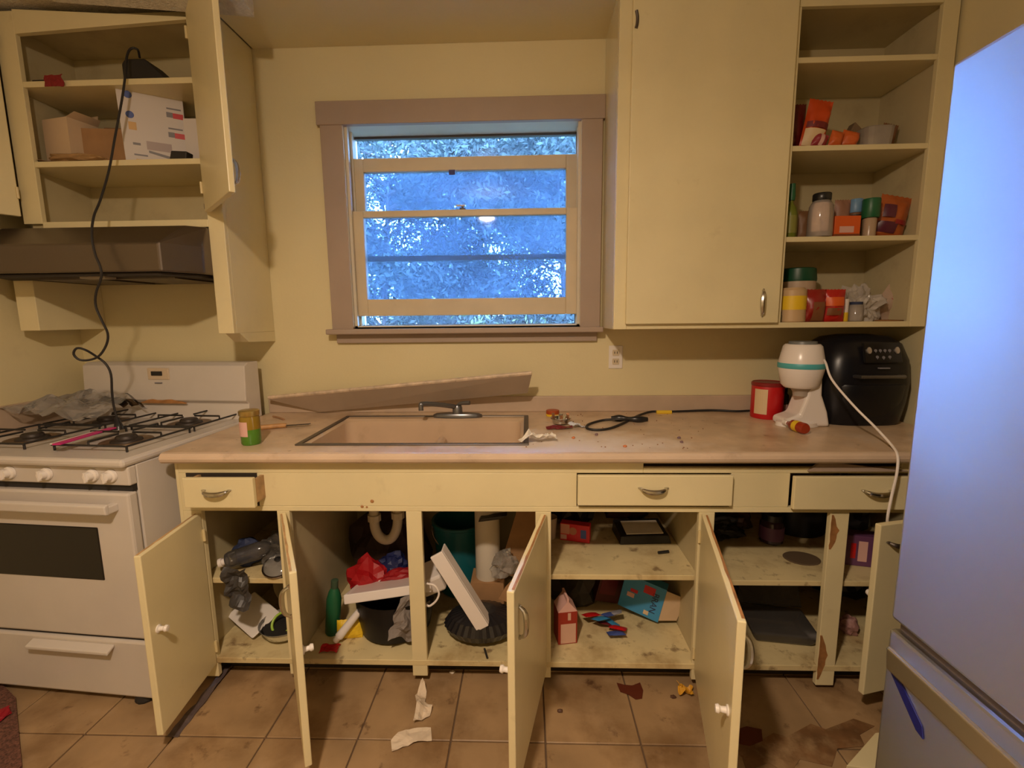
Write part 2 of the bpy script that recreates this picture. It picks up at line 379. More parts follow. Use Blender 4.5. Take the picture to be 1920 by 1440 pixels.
for x0, x1 in ((-1.232,-.89),(-.872,.045),(.062,.616),(.634,1.555)):
    bpart('bottom_panel', x0, x1, YB-.001 if x0 < 0 or x0 > .05 else YB, -.005, .078, ZB, CREAM2)
for x0, x1, z in ((-1.232,-.89,.405),(.062,.616,.430),(.634,1.555,.412)):
    bpart('shelf', x0, x1, YB+.03, -.005, z-.02, z, CREAM2)
bpart('toe_kick', -1.25, 1.585, -.60, -.585, 0, .078, DARK, 0)  # near-black colour carries the shadow of the toe recess
bpart('back_panel', -1.25, 1.585, -.004, -.001, .08, .87, INSIDE, 0)
bpart('side_panel', -1.262, -1.25, YB, -.005, .02, .872)
for x, z0, z1, s in ((1.052,.55,.676,1),(1.05,.045,.22,2)):      # paint chipped off the right stile
    pts = []
    n = 9
    for i in range(n+1): pts.append((x+.004*noise.noise((i*1.3, s, 0)), z0+(z1-z0)*i/n))
    for i in range(n, -1, -1): pts.append((x+.006+.02*math.sin(PI*i/n)*(1+.5*noise.noise((i*2.1, s*3., 5))), z0+(z1-z0)*i/n))
    obj('chipped_paint', prism(bmn(), pts, -.0012, .0005, 'y'), WOODCHIP, base)
for px, pz, r in ((-.555,.722,.007),(-.592,.702,.006),(-.575,.70,.004)):
    obj('grease_spot', lathe(bmn(), [(r,0),(r*.6,.0015)], 9), RUSTY, base, loc=(px, -.0005, pz), rot=(R(90), R(30), 0))

def drawer(x0, x1, z0, z1, out, hx, name='drawer'):
    y1 = -out; d = bx(name, CREAM, base, x0, x1, y1-.018, y1, z0, z1, .003)
    if out > .02:
        for xx in (x0+.004, x1-.014): bx('drawer_side', PLY, d, xx, xx+.012, y1, y1+.45, z0+.012, z1-.012)
        bx('drawer_bottom', PLY, d, x0+.03, x1-.03, y1, y1+.44, z0+.015, z0+.021)
    obj('handle', pull(), CHROME, d, loc=(hx, y1-.018, z0+(z1-z0)*.56)); return d
_a, _b = pY(340, 897, YB-.073), pY(478, 953, YB-.073)
drawer(_a.x, _b.x, _b.z, _a.z, .055, (_a.x+_b.x)/2-.005)
drawer(.172, .70, .716, .824, .004, .43)
drawer(.902, 1.40, .706, .822, .010, 1.175)
bx('drawer_gap_shade', DARK, base, -1.224, -.966, .0005, .019, .705, .825)  # dark panel painted in for the shaded opening behind the drawer
hexa(bm := bmn(), [(.955,-.012,.836),(1.29,-.012,.836),(1.29,0,.836),(.955,0,.836)], [(.99,-.01,.866),(1.02,-.01,.868),(1.02,0,.868),(.99,0,.866)])
obj('bent_flap', bm, TRIM, base)

def door(parent, off, hinge, w, h, z0, ang, right, hz=None, latch_z=None, chip=False, hh=None, horizontal=False):
    """hinged slab: local x runs along the door from the hinge, outer face at -y"""
    s = -1 if right else 1
    d = obj('door', box(bmn(), min(0, s*w), max(0, s*w), -.020, 0, 0, h), CREAM, parent, loc=(hinge[0]-off[0], hinge[1]-off[1], z0-off[2]), rot=(0, 0, ang), bevel=.003)
    if hz is not None: obj('handle', pull(), CHROME, d, loc=(s*(w-.045), -.020, hz), rot=(0, R(90), 0))
    if latch_z is not None:
        obj('latch', lathe(bmn(), [(.013,0),(.013,.004),(.008,.006),(.007,.018),(.011,.023),(.009,.030),(0,.031)], 14), WHITE_P, d, loc=(s*(w-.035), -.001, latch_z), rot=(R(-90), 0, 0), smooth=True)
    for z in (h*.12, h*.86):
        obj('hinge', tube(bmn(), [(0,0,-.022),(0,0,.022)], .005, 8, 0), CREAM2, d, loc=(s*.002, .004, z))
    if chip:
        pts = [(s*w*t, .004*noise.noise((t*9, 3, 1))-.012) for t in np.linspace(.02, .98, 12)] + [(s*w*t, -.0185) for t in np.linspace(.98, .02, 12)]
        obj('bare_edge', prism(bmn(), pts, h-.001, h+.0008, 'z'), WOODCHIP if s < 0 else PLY, d)
    return d
O = (0, YB, 0)
door(base, O, (-1.180,-.684), .312, .598, .080, R(-83.7), False, None, .34, True)
door(base, O, (-.868,-.684), .458, .606, .076, R(-59.3), False, .50, .346, True)
door(base, O, (.046,-.684), .487, .604, .076, R(77.9), True, .49, .355, True)
door(base, O, (.604,-.684), .602, .606, .076, R(77.2), True, .5, .348, True)
door(base, O, (1.510,-.692), .410, .60, .100, R(14.5), True, None, .34)
obj('handle', pull(), STEEL, bpy.data.objects['door.004'], loc=(-.33, -.02, .535))

# ------------------------------------------------------------------ countertop, sink, faucet, fallen plank
SX0, SX1, SY0, SY1 = -.835, -.010, -.610, -.135
ct = thing('countertop', 'stained beige laminate countertop with low backsplash', 'countertop', (0, 0, .91))
cx0, cx1, T = -1.276, 1.585, -.038
bm = bmn()
for a in ((cx0,SX0,YC,-.0),(SX1,cx1,YC,0),(SX0,SX1,YC,SY0),(SX0,SX1,SY1,0)): box(bm, a[0], a[1], a[2], a[3], T, 0)
bmesh.ops.remove_doubles(bm, verts=bm.verts, dist=1e-5)
obj('slab', bm, COUNTER, ct)
tube(bm := bmn(), [(cx0,YC,T/2),(cx1,YC,T/2)], .0195, 12, 0); obj('rounded_edge', bm, mat('counter_edge', (.58,.44,.32), .4, var=.08, vs=8, dirt=[((.3,.2,.12),.62,.8,9,.6)], world=True), ct)
bx('backsplash', SPLASH, ct, cx0, cx1, -.02, 0, 0, .076, .004)

snk = thing('sink', 'almond double bowl sink with a dark metal rim', 'sink', ((SX0+SX1)/2, (SY0+SY1)/2, .91))
hw, hd = (SX1-SX0)/2, (SY1-SY0)/2
rim = mat('sink_rim', (.13,.115,.10), .4, .7)
bm = bmn(); w = .014
box(bm, -hw-w, hw+w, -hd-w, -hd+.004, .0005, .006); box(bm, -hw-w, hw+w, hd-.004, hd+w, .0005, .006)
box(bm, -hw-w, -hw+.006, -hd, hd, .0005, .006); box(bm, hw-.006, hw+w, -hd, hd, .0005, .006)
obj('rim', bm, rim, snk, bevel=.002)
def bowl(x0, x1, y0, y1, dep):
    bm = bmn(); rings = []
    def rr(x0, x1, y0, y1, r, z):
        o = []
        for cx, cy, a0 in ((x1-r,y1-r,0),(x0+r,y1-r,90),(x0+r,y0+r,180),(x1-r,y0+r,270)):
            for k in range(5):
                a = R(a0+k*22.5); o.append(bm.verts.new((cx+r*math.cos(a), cy+r*math.sin(a), z)))
        return o
    R0 = rr(x0, x1, y0, y1, .012, .003); R1 = rr(x0+.018, x1-.018, y0+.018, y1-.018, .04, -.006)
    R2 = rr(x0+.03, x1-.03, y0+.03, y1-.03, .05, -dep+.03); R3 = rr(x0+.06, x1-.06, y0+.06, y1-.06, .05, -dep)
    for a, b in ((R0,R1),(R1,R2),(R2,R3)):
        for i in range(20): bm.faces.new((a[i], a[(i+1)%20], b[(i+1)%20], b[i]))
    bm.faces.new(R3); return bm
q = obj('bowl', bowl(-hw, hw, -hd, hd-.045, .19), ALMOND, snk, smooth=True)
prism(bm := bmn(), [(-.05,-.188),(-.018,-.08),(.0,-.062),(.018,-.08),(.05,-.188)], -hd+.032, hd-.077, 'y'); obj('divider', bm, ALMOND, q, loc=(.04, 0, 0), bevel=.012, seg=3)
for xx in (-.2, .22): obj('drain', lathe(bmn(), [(.045,0),(.04,.003),(.03,.001),(0,.001)], 20), CHROME, q, loc=(xx, -.02, -.1895))
bx('faucet_deck', ALMOND, snk, -hw, hw, hd-.046, hd, -.02, .003, .003)
# faucet
fb = pZ(860, 778, .917)
fa = thing('faucet', 'grey single lever faucet behind the sink under the fallen plank', 'faucet', (fb.x, -.152, .914))
FAU = mat('grey_faucet', (.20,.205,.22), .3, .8)
bm = bmn(); lathe(bm, [(.112,0),(.112,.012),(.10,.018),(0,.018)], 28, sy=.26); obj('base_plate', bm, FAU, fa, smooth=True)
lathe(bm := bmn(), [(.024,.018),(.022,.045),(.018,.055),(0,.058)], 16); obj('body', bm, FAU, fa, smooth=True)
tube(bm := bmn(), [(0,0,.045),(-.03,-.03,.058),(-.09,-.08,.075),(-.135,-.115,.083),(-.14,-.12,.075),(-.14,-.122,.055)], .011, 10, 5); obj('spout', bm, FAU, fa, smooth=True)
tube(bm := bmn(), [(0,0,.055),(.02,-.01,.066),(.06,-.02,.07)], lambda t: .007+.003*t, 8, 4); obj('lever', bm, FAU, fa, smooth=True)
# fallen plank
pk = thing('plank', 'fallen laminate strip leaning over the back of the sink', 'plank', (-.6, -.05, .92))
A, B_, C_, D = (Vector(q) for q in (pY(503,749,-.075), pY(997,703,-.19), pY(989,737,-.115), pY(600,776,-.03)))
D.z = max(D.z, .915)
nrm = (B_-A).cross(D-A).normalized(); nrm = nrm if nrm.y > 0 else -nrm
nrm = Vector((0, .55, .83))*.02
o0 = Vector((-.6,-.05,.92))
bm = bmn(); q = [A-o0, B_-o0, C_-o0, D-o0]; bk = [p+nrm*(1 if i < 2 else .35) for i, p in enumerate(q)]
hexa(bm, q, bk); obj('board', bm, mat('plank_laminate', (.40,.31,.23), .5, var=.06, vs=6), pk)
tube(bm := bmn(), [q[0]+nrm*.5, (q[0]+q[1])/2+nrm*.5, q[1]+nrm*.5], .0105, 8, 0, .9); obj('broken_edge', bm, mat('chipboard_edge', (.60,.47,.34), .6, var=.25, vs=30, dirt=[((.25,.15,.1),.6,.7,18,.7)]), pk)

# ------------------------------------------------------------------ stove
th = R(-5.0)
st = thing('gas_stove', 'white freestanding gas stove with stained backguard', 'stove', (-1.272, -.088, 0), th)
SW, SD = .83, .705
def sp(name, x0, x1, y0, y1, z0, z1, m=WHITE, bev=.004, par=None, **k): return bx(name, m, par or st, x0, x1, y0, y1, z0, z1, bev, **k)
sp('body', -SW, 0, -SD+.03, -.02, .035, .885)
ck = sp('cooktop', -SW-.004, .004, -SD-.022, -.02, .885, .914, WHITE, .010)
bgm = prism(bmn(), [(-.10,.91),(-.085,.985),(-.105,1.0),(-.095,1.16),(-.07,1.174),(0,1.174),(0,.91)], -SW, 0, 'x')
bgp = obj('backguard', bgm, WHITE, st, bevel=.004)
bx('clock_bezel', mat('bezel', (.62,.50,.36), .4), bgp, -.485, -.375, -.103, -.095, 1.095, 1.15, .004)
bx('clock_display', BLACK, bgp, -.462, -.408, -.108, -.1, 1.115, 1.135, .002)
bx('badge', GREY, bgp, -.45, -.415, -.1055, -.1, 1.078, 1.083)
pts = [(-.54+.24*i/10, .988+.018*abs(noise.noise((i*.8,2,0)))+.012*math.sin(PI*i/10)) for i in range(11)]+[(-.30,.985),(-.54,.985)]
obj('rust_streak', prism(bmn(), pts, -.1075, -.100, 'y'), RUSTY, bgp)
pnl = sp('control_panel', -SW, 0, -SD, -SD+.03, .818, .884, WHITE, .005)
def local(p): return Matrix.Rotation(-th, 4, 'Z') @ (Vector(p)-Vector((-1.272,-.088,0)))
fy = -.088-SD-.03
for u in (-150, -30, 50, 148, 187):
    p = local(pY(u, 885, fy)); k = obj('knob', lathe(bmn(), [(.022,0),(.021,.008),(.015,.011),(.013,.026),(0,.027)], 18), WHITE_P, st, loc=(p.x, -SD-.001, .853), rot=(R(90), 0, 0), smooth=True)
    bx('pointer', WHITE_P, k, -.003, .003, -.017, .017, .02, .032, .001)
sp('gap', -SW+.004, -.004, -SD+.012, -SD+.03, .795, .818, BLACKM, 0)
od = sp('oven_door', -SW, 0, -SD-.012, -SD+.025, .262, .795, WHITE, .008)
wp = [local(pY(u, v, fy-.012)) for u, v in ((187,985),(187,1080))]
bx('oven_window', mat('oven_glass', (.012,.011,.011), .12), od, -SW-wp[0].x, wp[0].x-.055, -SD-.0145, -SD, .478, .672, .004)
bm = bmn(); 
for xx in (-.055,-SW+.055): box(bm, xx-.014, xx+.014, -SD-.055, -SD-.01, .735, .762)
prism(bm, [(-SD-.06,.738),(-SD-.045,.733),(-SD-.045,.772),(-SD-.06,.767)], -SW+.04, -.04, 'x'); obj('oven_handle', bm, WHITE, od, bevel=.004)
bd = sp('broiler_drawer', -SW, 0, -SD-.012, -SD+.025, .03, .250, WHITE, .008)
prism(bm := bmn(), [(-SD-.012,.236),(-SD-.042,.224),(-SD-.042,.212),(-SD-.012,.226)], -.46, -.13, 'x'); obj('drawer_handle', bm, WHITE, bd, bevel=.003)
sp('gap', -SW+.004, -.004, -SD+.0, -SD+.03, .250, .263, BLACKM, 0)
for xx in (-.07,-SW+.07):
    for yy in (-SD+.025,-.08): obj('foot', lathe(bmn(), [(.034,0),(.036,.008),(.028,.036)], 12), BLACKM, st, loc=(xx, yy, 0))
for sx, xc in (('r',-.21),('l',-.62)):
    for yc in (-.20,-.50):
        bn = obj('burner', lathe(bmn(), [(.052,0),(.05,.008),(.035,.012),(.034,.02),(.03,.024),(0,.025)], 20), mat('burner_cap', (.05,.04,.035), .5, .4), st, loc=(xc, yc, .914), smooth=True)
        obj('drip_ring', lathe(bmn(), [(.085,0),(.084,.003),(.06,.001)], 24), mat('burnt_drip', (.20,.13,.07), .45, .3, var=.4, vs=20), bn, loc=(0,0,.0005))
        bm = bmn(); a, b, h = .148, .142, .030; rr = .004
        tube(bm, [(-a,-b,h-.008),(a,-b,h-.008),(a,b,h-.008),(-a,b,h-.008),(-a,-b,h-.008)], rr, 6, 0)
        for dx, dy in ((1,0),(-1,0),(0,1),(0,-1)):
            tube(bm, [(dx*a,dy*b,h-.008),(dx*a,dy*b,h+.006),(dx*.03,dy*.03,h+.006)], rr, 6, 0)
        for dx in (-1,1):
            for dy in (-1,1): tube(bm, [(dx*a*.97,dy*b*.97,h-.008),(dx*a*.97,dy*b*.97,.001)], rr, 6, 0)
        obj('grate', bm, IRON, st, loc=(xc, yc, .914))

# ------------------------------------------------------------------ range hood
hd_ = thing('range_hood', 'dark steel range hood with bowed front under the left cabinet', 'range hood', (-1.675, -.2, 1.55))
hx = [(-.51,.19),(-.51,-.12),(-.40,-.30),(.305,-.30),(.384,-.17),(.384,.19)]
tp = [(-.51,.19),(-.51,-.125),(-.42,-.18),(.33,-.18),(.384,-.135),(.384,.19)]
bm = bmn(); lo_ = [bm.verts.new((x,y,0)) for x,y in hx]; mi = [bm.verts.new((x,y,.105)) for x,y in hx]; up = [bm.verts.new((x,y,.188)) for x,y in tp]
for a, b in ((lo_,mi),(mi,up)):
    for i in range(6): bm.faces.new((a[i],a[(i+1)%6],b[(i+1)%6],b[i]))
bm.faces.new(up); bm.faces.new(lo_[::-1]); obj('shell', bm, STAINH, hd_, bevel=.006)
bm = bmn(); n = [bm.verts.new((x*.94,y*.93,-.002)) for x,y in hx]; bm.faces.new(n[::-1]); n2 = [bm.verts.new((x*.94,y*.93,-.012)) for x,y in hx]; bm.faces.new(n2)
for i in range(6): bm.faces.new((n[i],n[(i+1)%6],n2[(i+1)%6],n2[i]))
obj('underside', bm, DARK, hd_)
for xx in (-.16,.16): bx('grease_filter', STEEL, hd_, xx-.12, xx+.12, -.2, .1, -.018, -.012)
bx('light_lens', mat('lens', (.35,.3,.24), .4), hd_, -.05, .05, -.26, -.21, -.02, -.012)

# ------------------------------------------------------------------ left wall cabinet
YU = -.32
lc = thing('upper_cabinet', 'open cream wall cabinet over the range hood, both doors swung out', 'cabinet', (-1.675, YU, 1.765))
def lp(name, x0, x1, y0, y1, z0, z1, m=CREAM, bev=.002, **k): return bx(name, m, lc, x0+1.675, x1+1.675, y0-YU, y1-YU, z0-1.765, z1-1.765, bev, **k)
lp('stile', -2.064, -1.985, YU, YU+.02, 1.765, 2.56); lp('stile', -1.292, -1.226, YU, YU+.02, 1.31, 2.568)
hexa(bm := bmn(), [(-1.985+1.675,0,2.478-1.765),(-1.292+1.675,0,2.510-1.765),(-1.29+1.675,.02,2.510-1.765),(-1.985+1.675,.02,2.478-1.765)], [(-1.985+1.675,0,2.565-1.765),(-1.292+1.675,0,2.518-1.765),(-1.29+1.675,.02,2.518-1.765),(-1.985+1.675,.02,2.565-1.765)])
obj('top_rail', bm, CREAM, lc)
lp('bottom_rail', -1.985, -1.292, YU, YU+.02, 1.742, 1.772)
lp('bottom_panel', -2.05, -1.292, YU+.02, -.012, 1.752, 1.768, INSIDE)
lp('top_panel', -2.05, -1.292, YU+.02, -.012, 2.535, 2.55, INSIDE)
lp('back_panel', -2.05, -1.292, -.012, -.002, 1.752, 2.55, INSIDE)
lp('side_panel', -1.292, -1.226, YU+.02, -.001, 1.31, 2.568)
lp('side_panel', -2.064, -2.044, YU+.02, -.001, 1.765, 2.56, INSIDE)
lp('side_panel', -2.15, -2.066, YU+.001, -.001, 1.33, 1.545)
hexa(bm := bmn(), [(-1.29+1.675,.10,1.27-1.765),(-1.226+1.675,.10,1.27-1.765),(-1.226+1.675,.319,1.262-1.765),(-1.29+1.675,.319,1.262-1.765)], [(-1.29+1.675,.04,1.31-1.765),(-1.226+1.675,.04,1.31-1.765),(-1.226+1.675,.319,1.31-1.765),(-1.29+1.675,.319,1.31-1.765)])
obj('bracket', bm, CREAM, lc)
for z in (2.308, 2.008): lp('shelf', -2.044, -1.292, YU+.004, -.012, z-.022, z, CREAM)
OL = (-1.675, YU, 1.765)
door(lc, OL, (-1.285,-.343), .405, .76, 1.795, R(134.5), True, .08, None)
door(lc, OL, (-2.045,-.343), .36, .76, 1.790, R(-118), False, .08, None)
obj('latch_catch', box(bmn(), -.006,.006,-.008,0,-.01,.01), STEEL, lc, loc=(.386,-.002,.055))

# ------------------------------------------------------------------ right wall cabinet
rc = thing('upper_cabinet', 'large cream wall cabinet right of the window, one closed door beside open shelves', 'cabinet', (.97, YU, 1.31))
def rp(name, x0, x1, y0, y1, z0, z1, m=CREAM, bev=.002, **k): return bx(name, m, rc, x0-.97, x1-.97, y0-YU, y1-YU, z0-1.31, z1-1.31, bev, **k)
rp('side_panel', .352, .372, YU+.02, -.001, 1.312, 2.572, mat('glossy_cream', (.70,.62,.40), .2, var=.04))
rp('stile', .352, .405, YU, YU+.02, 1.312, 2.572); rp('stile', .985, 1.02, YU, YU+.02, 1.334, 2.487); rp('stile', 1.528, 1.588, YU, YU+.02, 1.312, 2.572)
rp('top_rail', .405, 1.528, YU, YU+.02, 2.487, 2.572); rp('bottom_rail', .405, 1.528, YU, YU+.02, 1.312, 1.334)
rp('bottom_panel', .372, 1.588, YU+.02, -.001, 1.316, 1.334, CREAM2); rp('top_panel', .372, 1.588, YU+.02, -.001, 2.495, 2.51, INSIDE)
rp('back_panel', .372, 1.588, -.008, -.001, 1.33, 2.5, INSIDE); rp('partition', .99, 1.005, YU+.02, -.008, 1.334, 2.5, INSIDE)
rp('side_panel', 1.545, 1.588, YU+.02, -.001, 1.312, 2.572, INSIDE)
for z in (1.668, 2.006, 2.318): rp('shelf', 1.005, 1.545, YU+.006, -.008, z-.02, z, CREAM)
OR = (.97, YU, 1.31)
dd = door(rc, OR, (.398,YU-.001), .602, 1.20, 1.333, 0., False, None, None)
h = pY(1427, 568, YU-.02); obj('handle', pull(.10), CHROME, dd, loc=(h.x-.398, -.02, h.z-1.333), rot=(0, R(90), 0))
h = pY(1193, 37, YU-.02); obj('hinge_leaf', tube(bmn(), [(0,0,-.03),(.004,0,-.01),(.004,0,.01),(0,0,.03)], .006, 8, 4), STEEL, dd, loc=(h.x-.398, -.02, h.z-1.333))

# ------------------------------------------------------------------ refrigerator
FX, FY = .800, -1.278
fr = thing('refrigerator', 'tall stainless refrigerator with bottom freezer drawer at the right edge', 'refrigerator', (1.18, -1.68, 0))
def fp(name, x0, x1, y0, y1, z0, z1, m=STAIN, bev=.006, par=None, **k): return bx(name, m, par or fr, x0-1.18, x1-1.18, y0+1.68, y1+1.68, z0, z1, bev, **k)
fp('body', FX+.068, 1.57, -2.08, FY-.004, .02, 1.80, mat('fridge_side', (.10,.10,.105), .4, .4), .006)
ud = fp('upper_door', FX, FX+.06, -2.09, FY, .700, 1.828, STAIN, .008)
fz = fp('freezer_drawer', FX, FX+.06, -2.09, FY, .06, .676, STAIN, .008)
fp('door_gasket', FX+.02, FX+.066, -2.08, FY-.006, .05, 1.82, mat('gasket', (.10,.07,.05), .6), 0)
prism(bm := bmn(), [(FX+.002-1.18,.634),(FX-.014-1.18,.648),(FX-.019-1.18,.642),(FX-.016-1.18,.594),(FX-.010-1.18,.590),(FX+.002-1.18,.606)], -2.05+1.68, FY-.022+1.68, 'y')
obj('freezer_handle', bm, mat('handle_steel', (.72,.70,.68), .28, 1), fz, bevel=.003)
for yy in (-2.0,-1.34): obj('foot', lathe(bmn(), [(.025,0),(.025,.03)], 12), BLACKM, fr, loc=(FX+.1-1.18, yy+1.68, 0))
prism(bm := bmn(), [(FY-.004,.628),(FY-.020,.632),(FY-.030,.598),(FY-.110,.534),(FY-.116,.510),(FY-.098,.514),(FY-.010,.592)], FX-.0032, FX-.0008, 'x')
tp_ = obj('tape', bm, TAPE); tag(tp_, 'narrow dark blue tape strip stuck beside the freezer handle', 'tape')
# ================================================================== things on the counter
CZ = .9105
def base_at(u, v, z):
    p = pZ(u, v, z); return p, mpp(p)

# black air fryer
a = thing('air_fryer', 'black rounded air fryer in the corner of the counter', 'air fryer', (1.395, -.200, CZ))
SHELL = mat('black_gloss', (.008,.008,.011), .30, spec=.35)
obj('body', lathe(bmn(), [(.138,0),(.146,.01),(.158,.09),(.163,.17),(.155,.26),(.132,.325),(.10,.352),(.05,.362),(0,.364)], 40, p=3.2), SHELL, a, smooth=True).scale = (1.16, .98, 1.02)
obj('basket_front', lathe(bmn(), [(.135,.03),(.142,.035),(.1615,.11),(.1665,.165),(.164,.172),(.155,.172)], 40, p=3.2), mat('black_basket', (.007,.007,.009), .35, spec=.35), a, loc=(0,-.004,0), smooth=True)
hb = bmn(); tube(hb, [(-.085,-.150,.206),(-.085,-.185,.208),(.085,-.185,.208),(.085,-.150,.206)], .008, 8, 0); obj('handle', hb, mat('dark_chrome', (.20,.20,.21), .3, .9), a)
pn = obj('control_panel', box(bmn(), -.074, .074, -.006, .004, -.042, .042), mat('panel_black', (.008,.008,.01), .12), a, loc=(.012, -.152, .300), rot=(R(-16), 0, 0), bevel=.004)
ICON = mat('panel_silver', (.55,.5,.45), .3, .6)
for xx in (-.054, .054): obj('dial', lathe(bmn(), [(.008,0),(.008,.006),(0,.007)], 14, sy=1.7), ICON, pn, loc=(xx, -.006, .008), rot=(R(90), 0, 0))
for i, (ix, iz) in enumerate([(-.028,.008),(-.010,.008),(.008,.008),(.026,.008),(-.024,-.018),(0,-.02),(.024,-.018)]):
    bm = bmn(); lathe(bm, [(.006,0),(.006,.001),(.0035,.001)], 10); box(bm, -.001, .001, -.009, -.006, 0, .001)
    obj('icon', bm, GREY, pn, loc=(ix, -.0062, iz), rot=(R(90), 0, R(0)))
bx('badge', GREY, a, -.004, .036, -.172, -.160, .238, .243)

# white drink mixer
p, k = base_at(1512, 800, CZ)
mx = thing('drink_mixer', 'white countertop mixer with aqua band before the air fryer', 'mixer', (1.135, -.30, CZ))
WP = mat('mixer_white', (.80,.74,.70), .25)
bm = prism(bmn(), [(-.085,0),(.095,0),(.082,.06),(.055,.13),(.05,.22),(-.01,.22),(-.005,.13),(-.03,.05),(-.085,.03)], -.055, .055, 'y'); obj('stand', bm, WP, mx, bevel=.012, seg=3)
obj('foot', lathe(bmn(), [(.085,0),(.083,.016),(.06,.024),(0,.026)], 28, c=(-.02,-.02,0), sy=.62), WP, mx, smooth=True)
obj('motor_head', lathe(bmn(), [(.058,.16),(.070,.172),(.084,.24),(.084,.262),(.070,.328),(.062,.336),(0,.338)], 32, c=(-.02,-.02,0)), WP, mx, smooth=True)
obj('aqua_band', lathe(bmn(), [(.0845,.240),(.0858,.243),(.0858,.258),(.0845,.261)], 32, c=(-.02,-.02,0)), AQUA, mx, smooth=True)
obj('top_knob', lathe(bmn(), [(.052,.336),(.05,.347),(0,.349)], 24, c=(-.02,-.02,0)), mat('mixer_cap', (.16,.17,.17), .4), mx, smooth=True)
obj('collar', lathe(bmn(), [(.030,.125),(.032,.14),(.045,.165)], 20, c=(-.012,-.02,0)), mat('mixer_grey', (.40,.34,.29), .4), mx, smooth=True)
pts = [(.055,-.02,.29)]+[tuple(pY(u, v, y)-Vector((1.135,-.30,CZ))) for u, v, y in ((1548,680,-.40),(1560,712,-.45),(1600,760,-.53),(1640,800,-.60),(1672,835,-.68))]
pts += [tuple(pY(u, v, y)-Vector((1.135,-.30,CZ))) for u, v, y in ((1683,855,-.735),(1682,885,-.75),(1673,925,-.755),(1664,972,-.76),(1664,1010,-.72))]
obj('power_cord', tube(bmn(), pts, .0042, 8, 6), WP, mx, smooth=True)

# red can
c = thing('can', 'red cylindrical tin with cream label beside the white mixer', 'can', (1.072, -.155, CZ))
obj('body', lathe(bmn(), [(.064,0),(.066,.004),(.066,.15),(.064,.156),(0,.157)], 32), RED, c, smooth=True)
obj('rim', lathe(bmn(), [(.0665,.143),(.068,.147),(.068,.156),(.064,.160),(.061,.157)], 32), flatc('dark_red', (130,30,30), .4), c, smooth=True)
bm = bmn(); g = []
for i in range(7):
    an = R(196+i*8); g.append([bm.verts.new((.0668*math.cos(an), .0668*math.sin(an), z)) for z in (.022,.132)])
for i in range(6): bm.faces.new((g[i][0], g[i+1][0], g[i+1][1], g[i][1]))
obj('label', bm, flatc('cream_print', (215,190,150), .5), c)
# small seasoning jar behind the mixer neck
j = thing('jar', 'small dark jar with pale label standing between red tin and mixer', 'jar', (1.165, -.10, CZ))
obj('body', lathe(bmn(), [(.026,0),(.028,.005),(.028,.09),(.02,.102),(0,.103)], 20), flatc('olive_glass', (70,62,28), .25), j, smooth=True)
obj('lid', lathe(bmn(), [(.022,.103),(.022,.125),(0,.126)], 20), BLACK, j, smooth=True)
obj('label', lathe(bmn(), [(.0287,.012),(.0287,.05)], 20), PALEPINK, j, smooth=True)

# sauce bottle lying
p1, p2 = pZ(1452, 784, CZ+.02), pZ(1503, 803, CZ+.02)
dv = (p2-p1); dv.z = 0; dv.y = -.07; p1.y = -.375; p2.y = -.43
sb = thing('sauce_bottle', 'small red sauce bottle lying on its side before the mixer', 'bottle', ((p1.x+p2.x)/2, (p1.y+p2.y)/2, CZ+.0215), rot=(0, R(90), math.atan2(dv.y, dv.x)))
obj('body', lathe(bmn(), [(0,-.03),(.008,-.028),(.011,-.012),(.021,.004),(.0215,.068),(.018,.074),(0,.075)], 20), flatc('sauce_red', (150,50,22), .15), sb, smooth=True)
obj('cap', lathe(bmn(), [(.009,-.052),(.011,-.05),(.011,-.028),(.009,-.026)], 16), WP, sb, smooth=True)
obj('label', lathe(bmn(), [(.0219,.018),(.0219,.042)], 20), YELLOW, sb, smooth=True)

# black cord with yellow tag
bc = thing('power_cord', 'black power cord with yellow tag, bundled on the counter', 'cord', (.5, -.1, CZ))
o0 = Vector((.5,-.1,CZ))
def cpt(u, v, z=.0055): q = pZ(u, v, CZ+z); q.y = min(q.y, -.03); return q-o0
pts = [cpt(1405,770),cpt(1380,771),cpt(1340,767),cpt(1310,765),cpt(1280,771),cpt(1245,772),cpt(1220,772),cpt(1195,780),cpt(1165,795),cpt(1140,804),cpt(1115,806),cpt(1100,802),cpt(1105,795),cpt(1130,788),cpt(1160,786,.014),cpt(1190,786,.012)]
obj('cable', tube(bmn(), pts, .0052, 8, 6), BLACKM, bc, smooth=True)
obj('tag', tube(bmn(), [cpt(1231,773),cpt(1245,773),cpt(1259,773)], .0095, 8, 3), YELLOW, bc, smooth=True)
obj('plug', tube(bmn(), [cpt(1146,784,.012),cpt(1165,784,.014),cpt(1188,786,.014),cpt(1214,786,.013)], lambda t: .009+.006*math.sin(6*t)**2, 10, 5), BLACK, bc, smooth=True)

# jar of green stuff
p, k = base_at(463, 836, CZ)
j = thing('jar', 'glass jar with green contents and white label near the stove', 'jar', (p.x, p.y+.03, CZ))
obj('body', lathe(bmn(), [(.030,0),(.034,.006),(.034,.055),(.0345,.06)], 24), flatc('green_jelly', (80,130,40), .15), j, smooth=True)
obj('glass', lathe(bmn(), [(.0345,.058),(.0345,.098),(.030,.110)], 24), flatc('amber_glass', (140,112,35), .12), j, smooth=True)
obj('lid', lathe(bmn(), [(.034,.108),(.035,.112),(.035,.126),(.032,.128),(0,.128)], 24), mat('gold_lid', (.50,.36,.12), .3, .8), j, smooth=True)
bm = bmn(); g = []
for i in range(9):
    an = R(205+i*10); g.append([bm.verts.new((.0352*math.cos(an), .0352*math.sin(an), z)) for z in (.034,.088)])
for i in range(8): bm.faces.new((g[i][0], g[i+1][0], g[i+1][1], g[i][1]))
